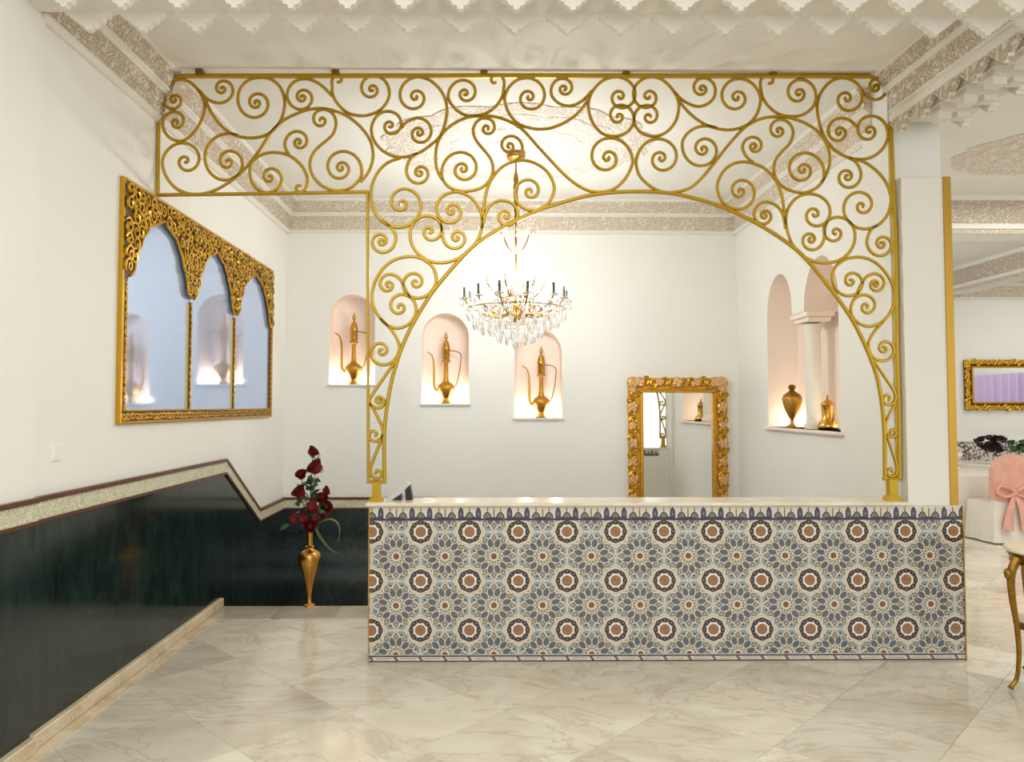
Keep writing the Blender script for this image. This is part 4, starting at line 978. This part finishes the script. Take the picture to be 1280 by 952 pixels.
for k in range(12):
    a = 2*PI*(k+.35)/12; s = 1.0 if k % 2 == 0 else .94
    arm = clone('arm', am, (0, 0, za_), ch, rot=(0, 0, a), scale=(s, 1, 1))
    clone('bobeche', bom, (.46, 0, .06), arm); clone('candle_sleeve', slm, (.46, 0, .068), arm); clone('bulb', blm, (.46, 0, .168), arm)
    for j in range(5):
        b_ = 2*PI*j/5; clone('crystal_drop', DS, (.46+.044*math.cos(b_), .044*math.sin(b_), .045), arm)
for k in range(6):
    a = 2*PI*(k+.1)/6
    arm = clone('upper_arm', am, (0, 0, za_+.16), ch, rot=(0, 0, a), scale=(.56, 1, 1))
    clone('candle_sleeve', slm, (.46, 0, .068), arm, scale=(1.7, 1, 1)); clone('bulb', blm, (.46, 0, .168), arm, scale=(1.7, 1, 1))
# bowl of drops beneath
for ring, (r_, n, y, dm) in enumerate(((.43, 26, 388, DM_), (.40, 22, 381, DM_), (.33, 18, 389, DM_), (.37, 24, 394, DL), (.30, 20, 400, DL), (.23, 16, 405, DL), (.16, 12, 410, DL), (.09, 8, 413, DL), (.03, 3, 416, DL))):
    for k in range(n):
        a = 2*PI*(k+.5*(ring % 2))/n; jz = random.uniform(-.02, .02)
        clone('crystal_drop', dm, (r_*math.cos(a), r_*math.sin(a), zc(y)-ZC+jz), ch, rot=(0, 0, a))
for r_, y in ((.43, 386), (.30, 398), (.16, 408)):
    gg = G(); gg.tube([(CXh+r_*math.cos(2*PI*i/36), CYh+r_*math.sin(2*PI*i/36), zc(y)) for i in range(37)], .004, 5); obj('drop_ring', gg, 'brass_dark', ch, smooth=True)
for k in range(12):     # bead swags from the crown to the arms
    a = 2*PI*(k+.35)/12; sg_ = G()
    for i in range(16):
        t = i/15; r_ = .06 + .36*t; z = zc(318)+(zc(376)-zc(318))*(1-(1-t)**2.2); sg_.ball((CXh+r_*math.cos(a), CYh+r_*math.sin(a), z), .008, .008, .008, 6, 4)
    obj('bead_swag', sg_, 'crystal', ch)
for k in range(8):      # crown of glass plumes
    a = 2*PI*k/8; gg = G(); b0 = zc(316)
    pts = catmull([(CXh+r_*math.cos(a), CYh+r_*math.sin(a), b0+z) for r_, z in ((.01, 0), (.05, .02), (.09, .09), (.12, .17), (.165, .20), (.17, .17))], 4)
    gg.tube(pts, [.009-.006*i/len(pts) for i in range(len(pts))], 5); obj('crown_plume', gg, 'crystal' if k % 2 else 'brass', ch, smooth=True)
    clone('crystal_drop', DS, (.168*math.cos(a), .168*math.sin(a), b0+.155-ZC), ch)
    clone('crystal_drop', DS, (.06*math.cos(a+.3), .06*math.sin(a+.3), b0-ZC), ch)
for k in range(6):
    a = 2*PI*k/6; point('chandelier_light', (CXh+.3*math.cos(a), CYh+.3*math.sin(a), zc(340)), 13.5, (.96, 1, 1.02), .09)

# ================================================================== VASE AND ROSES
vb = PZ(386.6, 756.5, 0); s = vb.y/930/4.33
vs_ = thing('brass_vase', vb, 'slender brass floor vase at the top of the stairs holding roses', 'vase')
gg = G(); gg.lathe([(r_*s, z*s) for r_, z in ((32, 0), (30, 6), (16, 12), (11, 26), (12, 60), (20, 110), (34, 160), (50, 210), (58, 240), (60, 262), (54, 278), (36, 290), (22, 298), (18, 306), (24, 312), (16, 318), (15, 350), (17, 385), (20, 402))], vb, 24); obj('body', gg, 'brass', vs_, smooth=True)
gg = G(); gg.lathe([(r_*s, z*s) for r_, z in ((20, 402), (26, 410), (28, 414), (20, 412))], vb, 24); obj('rim', gg, 'brass_dark', vs_, smooth=True)
def petal_grid(g_, c, ang, lean, w, h, curl, mi=0):
    ca, sa = math.cos(ang), math.sin(ang); vs, fs = [], []
    for j in range(4):
        t = j/3; ww = w*(.45+.55*math.sin(min(1, t*1.05+.12)*PI*.62)); rr = lean*t + curl*t*t*t
        for i in range(4):
            q = (i/3-.5)*2; ph = q*ww/(.5*w+1e-6)*.62
            R_ = (w*.55+rr); vs.append((c[0]+R_*math.cos(ang+ph), c[1]+R_*math.sin(ang+ph), c[2]+h*t*(1-.12*q*q)))
    for j in range(3):
        for i in range(3): fs.append((j*4+i, j*4+i+1, j*4+5+i, j*4+4+i))
    g_.add(vs, fs, mi)
rg = G()
for ringi, (n, w, h, lean, curl) in enumerate(((3, .3, .95, .0, -.02), (4, .56, .98, .08, -.02), (5, .84, .92, .16, .04), (6, 1.08, .74, .26, .12))):
    for k in range(n): petal_grid(rg, (0, 0, -.45+.05*ringi), 2*PI*k/n+ringi*.7, lean, w, h, curl)
rg.ball((0, 0, -.02), .5, .5, .5, 8, 6); rg.ball((0, 0, -.3), .66, .66, .3, 10, 5)
rose_me = rg.mesh('bloom', 'rose_red', True)
lg = G(); lg.add([(0, 0, 0), (.5, -.36, .1), (.5, 0, -.04), (.5, .36, .1), (.9, -.22, .04), (.9, 0, -.04), (.9, .22, .04), (1.3, 0, -.1), (.2, -.22, .05), (.2, .22, .05)],
                 [(0, 8, 2), (0, 2, 9), (8, 1, 2), (9, 2, 3), (1, 4, 5, 2), (2, 5, 6, 3), (4, 7, 5), (5, 7, 6)])
leaf_me = lg.mesh('leaf', 'leaf_green', True)
mouth = Vector((vb.x, vb.y, vb.z+405*s))
def cr(px, py, dy=0): return PY(360+px/4.33, 545+py/4.33, vb.y+dy)
ROSES = [((133, 85), 28, .02, 'dark red rose at the very top of the bouquet'), ((150, 170), 40, -.06, 'largest open red rose near the top of the bouquet'), ((72, 210), 26, 0, 'red rose high on the left edge of the bouquet'),
         ((62, 303), 34, -.02, 'full red rose at mid height on the left edge of the bouquet'), ((122, 238), 22, .08, 'small half hidden red rose in the middle of the leaves'), ((205, 295), 22, .0, 'small red rose highest on the right edge of the bouquet'),
         ((182, 338), 28, -.03, 'red rose low on the right, just beneath the small edge rose'), ((130, 380), 36, -.08, 'large red rose front and centre, above the vase neck'), ((205, 385), 28, .02, 'dark red rose at the right edge beside the dado band'),
         ((28, 450), 28, .03, 'lowest dark red rose on the far left of the bouquet'), ((80, 445), 36, -.02, 'dark red rose low on the left, next to the vase neck'), ((145, 440), 30, -.04, 'dark red rose low on the right above the vase neck'),
         ((192, 425), 24, .06, 'small dark red rose low on the right edge'), ((118, 490), 30, -.05, 'lowest red rose right over the vase mouth')]
for (px, py), rr, dy, lb in ROSES:
    q = cr(px, py, dy); ro = thing('rose', mouth, lb, 'flower', 'roses in the brass vase')
    d_ = q - mouth; r_ = rr*s*1.0
    clone('bloom', rose_me, d_, ro, rot=(random.uniform(.6, 1.25), random.uniform(-.5, .5)+d_.x*1.5, random.uniform(0, 6)), scale=r_*1.3)
    gg = G(); b0 = mouth + Vector((random.uniform(-.012, .012), random.uniform(-.012, .012), -.12)); pts = catmull([b0, mouth + d_*.1 + Vector((0, 0, .02)), mouth+d_*.55+Vector((0, 0, .02)), q-Vector((0, 0, r_*.3))], 5)
    gg.tube(pts, .0035, 5); obj('stem', gg, 'leaf_green', ro, smooth=True)
    for k in range(9 if py < 400 else 3):
        t = random.uniform(.5, .97); pp = d_*t + Vector((random.uniform(-.04, .04), random.uniform(-.03, .02), random.uniform(-.04, .02)))
        clone('leaf', leaf_me, pp, ro, rot=(random.uniform(-1, 1), random.uniform(-.9, .5), random.uniform(0, 6.28)), scale=random.uniform(.045, .075))
for lb, pp in (('long pale grass blade arching out to the right of the vase', [(155, 500), (170, 468), (225, 448), (268, 470), (280, 520), (268, 580)]), ('long pale grass blade drooping down beside the vase', [(150, 500), (165, 530), (200, 580), (235, 615), (268, 632)])):
    w = [cr(a, b_, -.06) for a, b_ in pp]; w = catmull([mouth-Vector((0, 0, .05)), mouth] + w, 6)
    gg = G(); n = len(w); gg.tube(w, [.003+.010*math.sin(PI*min(1, (i+1)/n*1.0)) for i in range(n)], 5, 0, .25)
    o = obj('grass_blade', gg, 'leaf_pale', None, smooth=True, origin=mouth); tag(o, lb, 'leaf')

# ================================================================== HALL THINGS
# two tier gilt side table
tx, ty = 3.405, 4.40
tb = thing('side_table', (tx, ty, 0), 'gilt two tier side table with cream tops at the right edge', 'table')
gg = G(); gg.lathe([(.26, .795), (.285, .80), (.29, .81), (.285, .822), (.26, .826)], (tx, ty, 0), 40); obj('table_top', gg, 'cream_top', tb, smooth=True)
gg = G(); gg.lathe([(.24, .73), (.262, .735), (.258, .76), (.27, .78), (.272, .797), (.24, .797)], (tx, ty, 0), 40); obj('apron', gg, 'antique_gold', tb, smooth=True)
gg = G(); gg.lathe([(.20, .345), (.245, .35), (.25, .365), (.245, .385), (.20, .388)], (tx, ty, 0), 36); obj('shelf_rim', gg, 'antique_gold', tb, smooth=True)
gg = G(); gg.lathe([(.22, .38), (.235, .388), (.23, .394)], (tx, ty, 0), 36); obj('lower_shelf', gg, 'cream_top', tb, smooth=True)
for k in range(4):
    a = PI + k*PI/2; ca, sa = math.cos(a), math.sin(a)
    pts = catmull([(tx+r_*ca, ty+r_*sa, z) for r_, z in ((.265, .77), (.30, .70), (.308, .62), (.298, .50), (.28, .38), (.272, .26), (.275, .16), (.29, .07), (.32, .028), (.33, .012))], 5)
    n = len(pts); gg = G(); rad = [.028*(1-i/n*1.1) if i < n*.45 else .0165-(.004*math.sin((i/n-.45)*5)) for i in range(n)]
    rad = [max(.012, x) for x in rad]; rad[-4:] = [.016, .019, .018, .012]
    gg.tube(pts, rad, 8); lg_ = obj('leg', gg, 'antique_gold', tb, smooth=True)
    gg = G(); gg.ball((tx+.325*ca, ty+.325*sa, .68), .022, .022, .035, 8, 6); gg.ball((tx+.31*ca, ty+.31*sa, .64), .02, .02, .025, 8, 6); obj('leg_carving', gg, 'antique_gold', lg_, smooth=True)
# gold framed mirror on the far wall
a, b_ = PY(1203, 449, YH), PY(1203, 513, YH)
ornate_mirror('wide_carved_mirror', 'wide low mirror in a gold beaded frame on the far hall wall', a.x, a.x+2.2, b_.z, a.z, YH, .145, 12, ('gold_dark', 'frame_gold', 'frame_gold'), pitch=.085)
# lilac drapes seen in that mirror
for k in range(3):
    gg = G(); y0 = 8.55 + k*.75; n = 30
    vs, fs = [], []
    for i in range(n+1):
        t = i/n; y = y0 + t*.72; x = XH-.06-.035*math.sin(t*9*2*PI)
        vs += [(x, y, .02), (x, y, 2.35)]
    vs += [(v[0]+.008, v[1], v[2]) for v in vs]; m_ = 2*(n+1)
    for i in range(n): fs.append((2*i, 2*i+2, 2*i+3, 2*i+1)); fs.append((m_+2*i+1, m_+2*i+3, m_+2*i+2, m_+2*i))
    gg.add(vs, fs); o = obj('drape', gg, 'drape_lilac', None, smooth=True, origin=(XH-.06, y0+.36, 0))
    tag(o, ('nearest', 'middle', 'farthest')[k] + ' lilac drape panel on the hall side wall, seen in the wide mirror', 'drape', 'lilac drapes on the hall wall')
# banquet tables and chairs
def cloth_table(name, c, r_, label, fl=14):
    root = thing(name, c, label, 'table', 'banquet tables')
    n = 84; rings = [(.2, .765, 0), (r_*.96, .765, 0), (r_, .755, .002), (r_*1.02, .6, .012), (r_*1.05, .3, .028), (r_*1.08, .03, .045)]
    vs, fs = [], []
    for q, z, am_ in rings:
        for i in range(n):
            a = 2*PI*i/n; rr = q + am_*math.sin(fl*a); vs.append((c[0]+rr*math.cos(a), c[1]+rr*math.sin(a), z))
    for j in range(len(rings)-1):
        for i in range(n): fs.append((j*n+i, j*n+(i+1) % n, j*n+n+(i+1) % n, j*n+n+i))
    fs.append(tuple(range(n)))
    gg = G(); gg.add(vs, fs); obj('tablecloth', gg, 'cloth_white', root, smooth=True)
    gg = G(); gg.lathe([(r_*.95, .73), (r_*.97, .735), (r_*.97, .758), (r_*.9, .76)], c, 40); obj('tabletop', gg, 'cream_top', root)
    gg = G(); gg.lathe([(.3, 0), (.28, .03), (.06, .06), (.05, .5), (.1, .73)], c, 16); obj('pedestal', gg, 'antique_gold', root, smooth=True)
    return root
def make_chair(name, label):
    root = thing(name, (0, 0, 0), label, 'chair', 'covered banquet chairs')
    W = .46
    # cover: skirt box flaring to the floor, rounded back; front is +Y
    gg = G(); vs, fs = [], []
    rows = [(.0, .27, -.27, .25), (.22, .252, -.25, .235), (.45, .235, -.235, .225), (.475, .225, -.225, .215)]
    for z, hw, y0, y1 in rows:
        m_ = 8
        for sx_, sy_, ex_, ey_ in ((-hw, y0, hw, y0), (hw, y0, hw, y1), (hw, y1, -hw, y1), (-hw, y1, -hw, y0)):
            for i in range(m_):
                t = i/m_; w_ = .010*math.sin(t*PI*4)*(1-z/.48); nx_, ny_ = (ey_-sy_), -(ex_-sx_); l_ = math.hypot(nx_, ny_)
                vs.append((sx_+(ex_-sx_)*t+nx_/l_*w_, sy_+(ey_-sy_)*t+ny_/l_*w_, z))
    n = 32
    for j in range(3):
        for i in range(n): fs.append((j*n+i, j*n+(i+1) % n, j*n+n+(i+1) % n, j*n+n+i))
    fs.append(tuple(range(3*n, 4*n))); gg.add(vs, fs); obj('seat_cover', gg, 'cloth_white', root, smooth=True, local=True)
    arc = [(-.235, .30)] + [(-.235, .70)] + [(-.235*math.cos(PI*i/14), .84+.21*math.sin(PI*i/14)) for i in range(15)] + [(.235, .70), (.235, .30)]
    gg = G(); gg.prism(arc, lambda u, v, d: (u*(1-.02*abs(d)), -.205+d-.05*(v-.45), v), -.04, .03); obj('back_cover', gg, 'cloth_white', root, local=True)
    # organza hood and bow on the back (facing -Y)
    hood = [(-.25, .52)] + [(-.25, .72)] + [(-.25*math.cos(PI*i/14), .845+.222*math.sin(PI*i/14)) for i in range(15)] + [(.25, .72), (.25, .52), (.12, .49), (0, .50), (-.12, .49)]
    gg = G(); gg.prism(hood, lambda u, v, d: (u, -.205+d-.05*(v-.45), v), -.052, .040); obj('sash_hood', gg, 'organza_pink', root, local=True)
    gg = G()
    gg.ball((0, -.275, .60), .045, .03, .05, 10, 6)
    for s_ in (-1, 1):
        gg.tube(catmull([(0, -.27, .60), (s_*.09, -.29, .66), (s_*.20, -.29, .68), (s_*.22, -.285, .60), (s_*.12, -.285, .56), (0, -.27, .60)], 5), .032, 6, 0, .6)
    obj('bow', gg, 'organza_pink', root, smooth=True, local=True)
    gg = G()
    for s_ in (-1, 1):
        pts = catmull([(0, -.275, .59), (s_*.05, -.30, .48), (s_*.09, -.31, .34), (s_*.12, -.315, .16)], 6); n = len(pts); gg.tube(pts, [.02+.06*i/n for i in range(n)], 8, 0, .22, up=(0, 1, 0))
    obj('sash_tail', gg, 'organza_pink', root, smooth=True, local=True)
    for sx_ in (-1, 1):
        for sy_ in (-1, 1):
            gg = G(); gg.box((sx_*.2-.014, sy_*.19-.014, 0), (sx_*.2+.014, sy_*.19+.014, .4)); obj('leg', gg, 'antique_gold', root, local=True)
    return root
q = PZ(1268, 680, 0); c0 = make_chair('banquet_chair', 'nearest white covered banquet chair with a pink organza bow')
c0.location = (q.x, q.y+.27, 0.015); c0.rotation_euler.z = .05
t0 = (q.x-.05, q.y+1.45, 0)
cloth_table('banquet_table', t0, .78, 'round banquet table under a white cloth behind the pink bow chair')
copy_tree(c0, None, (t0[0]-1.2, t0[1]-.35, .015), -1.1, 'white covered banquet chair just right of the pillar, left of the round table')
copy_tree(c0, None, (t0[0]+.12, t0[1]+1.2, .015), PI-.1, 'white and pink covered chair on the far side of the round table')
t1 = (9.25, 11.2, 0)
cloth_table('banquet_table', t1, .7, 'farther round banquet table near the hall back wall')
# arrangements
def bouquet(name, c, sc, mt, label, n=16, stem=True, seed=1):
    rg_ = random.Random(seed); root = thing(name, c, label, 'flowers')
    gg = G(); gg.lathe([(.05*sc, 0), (.06*sc, .01), (.02*sc, .04), (.018*sc, .14*sc), (.05*sc, .2*sc), (.06*sc, .24*sc)], c, 14); obj('stand', gg, 'cream_top', root, smooth=True)
    for k in range(n):
        a = rg_.uniform(0, 2*PI); r_ = rg_.uniform(.02, .2)*sc; z = rg_.uniform(.22, .42)*sc
        clone('bloom', rose_meshes[mt], (r_*math.cos(a), r_*math.sin(a), z), root, rot=(rg_.uniform(-.6, .6), rg_.uniform(-.6, .6), a), scale=rg_.uniform(.05, .08)*sc)
    for k in range(n//2):
        a = rg_.uniform(0, 2*PI); clone('leaf', leaf_me, (.14*sc*math.cos(a), .14*sc*math.sin(a), rg_.uniform(.2, .38)*sc), root, rot=(0, rg_.uniform(-.8, .4), a), scale=.08*sc)
rose_meshes = {}
for mt in ('flower_dark', 'flower_white', 'organza_pink', 'leaf_green'):
    me = rose_me.copy(); me.materials.clear(); me.materials.append(MATS[mt]); rose_meshes[mt] = me
q = PY(1227, 560, 11.9)
cloth_table('banquet_table', (q.x, 11.75, 0), .55, 'small clothed table against the far wall below the wide mirror')
bouquet('dark_bouquet', (q.x-.05, 11.6, .765), 1.0, 'flower_dark', 'dark maroon bouquet on the far table by the hall wall', 26, seed=4)
bouquet('green_plant', (PY(1268, 565, 10.85).x+.15, 10.85, .765), .9, 'leaf_green', 'leafy green table plant on the farther round table', 14, seed=6)
bouquet('white_bouquet', (t0[0]+.35, t0[1]+.1, .765), .8, 'flower_white', 'white flower centrepiece on the round banquet table', 14, seed=9)
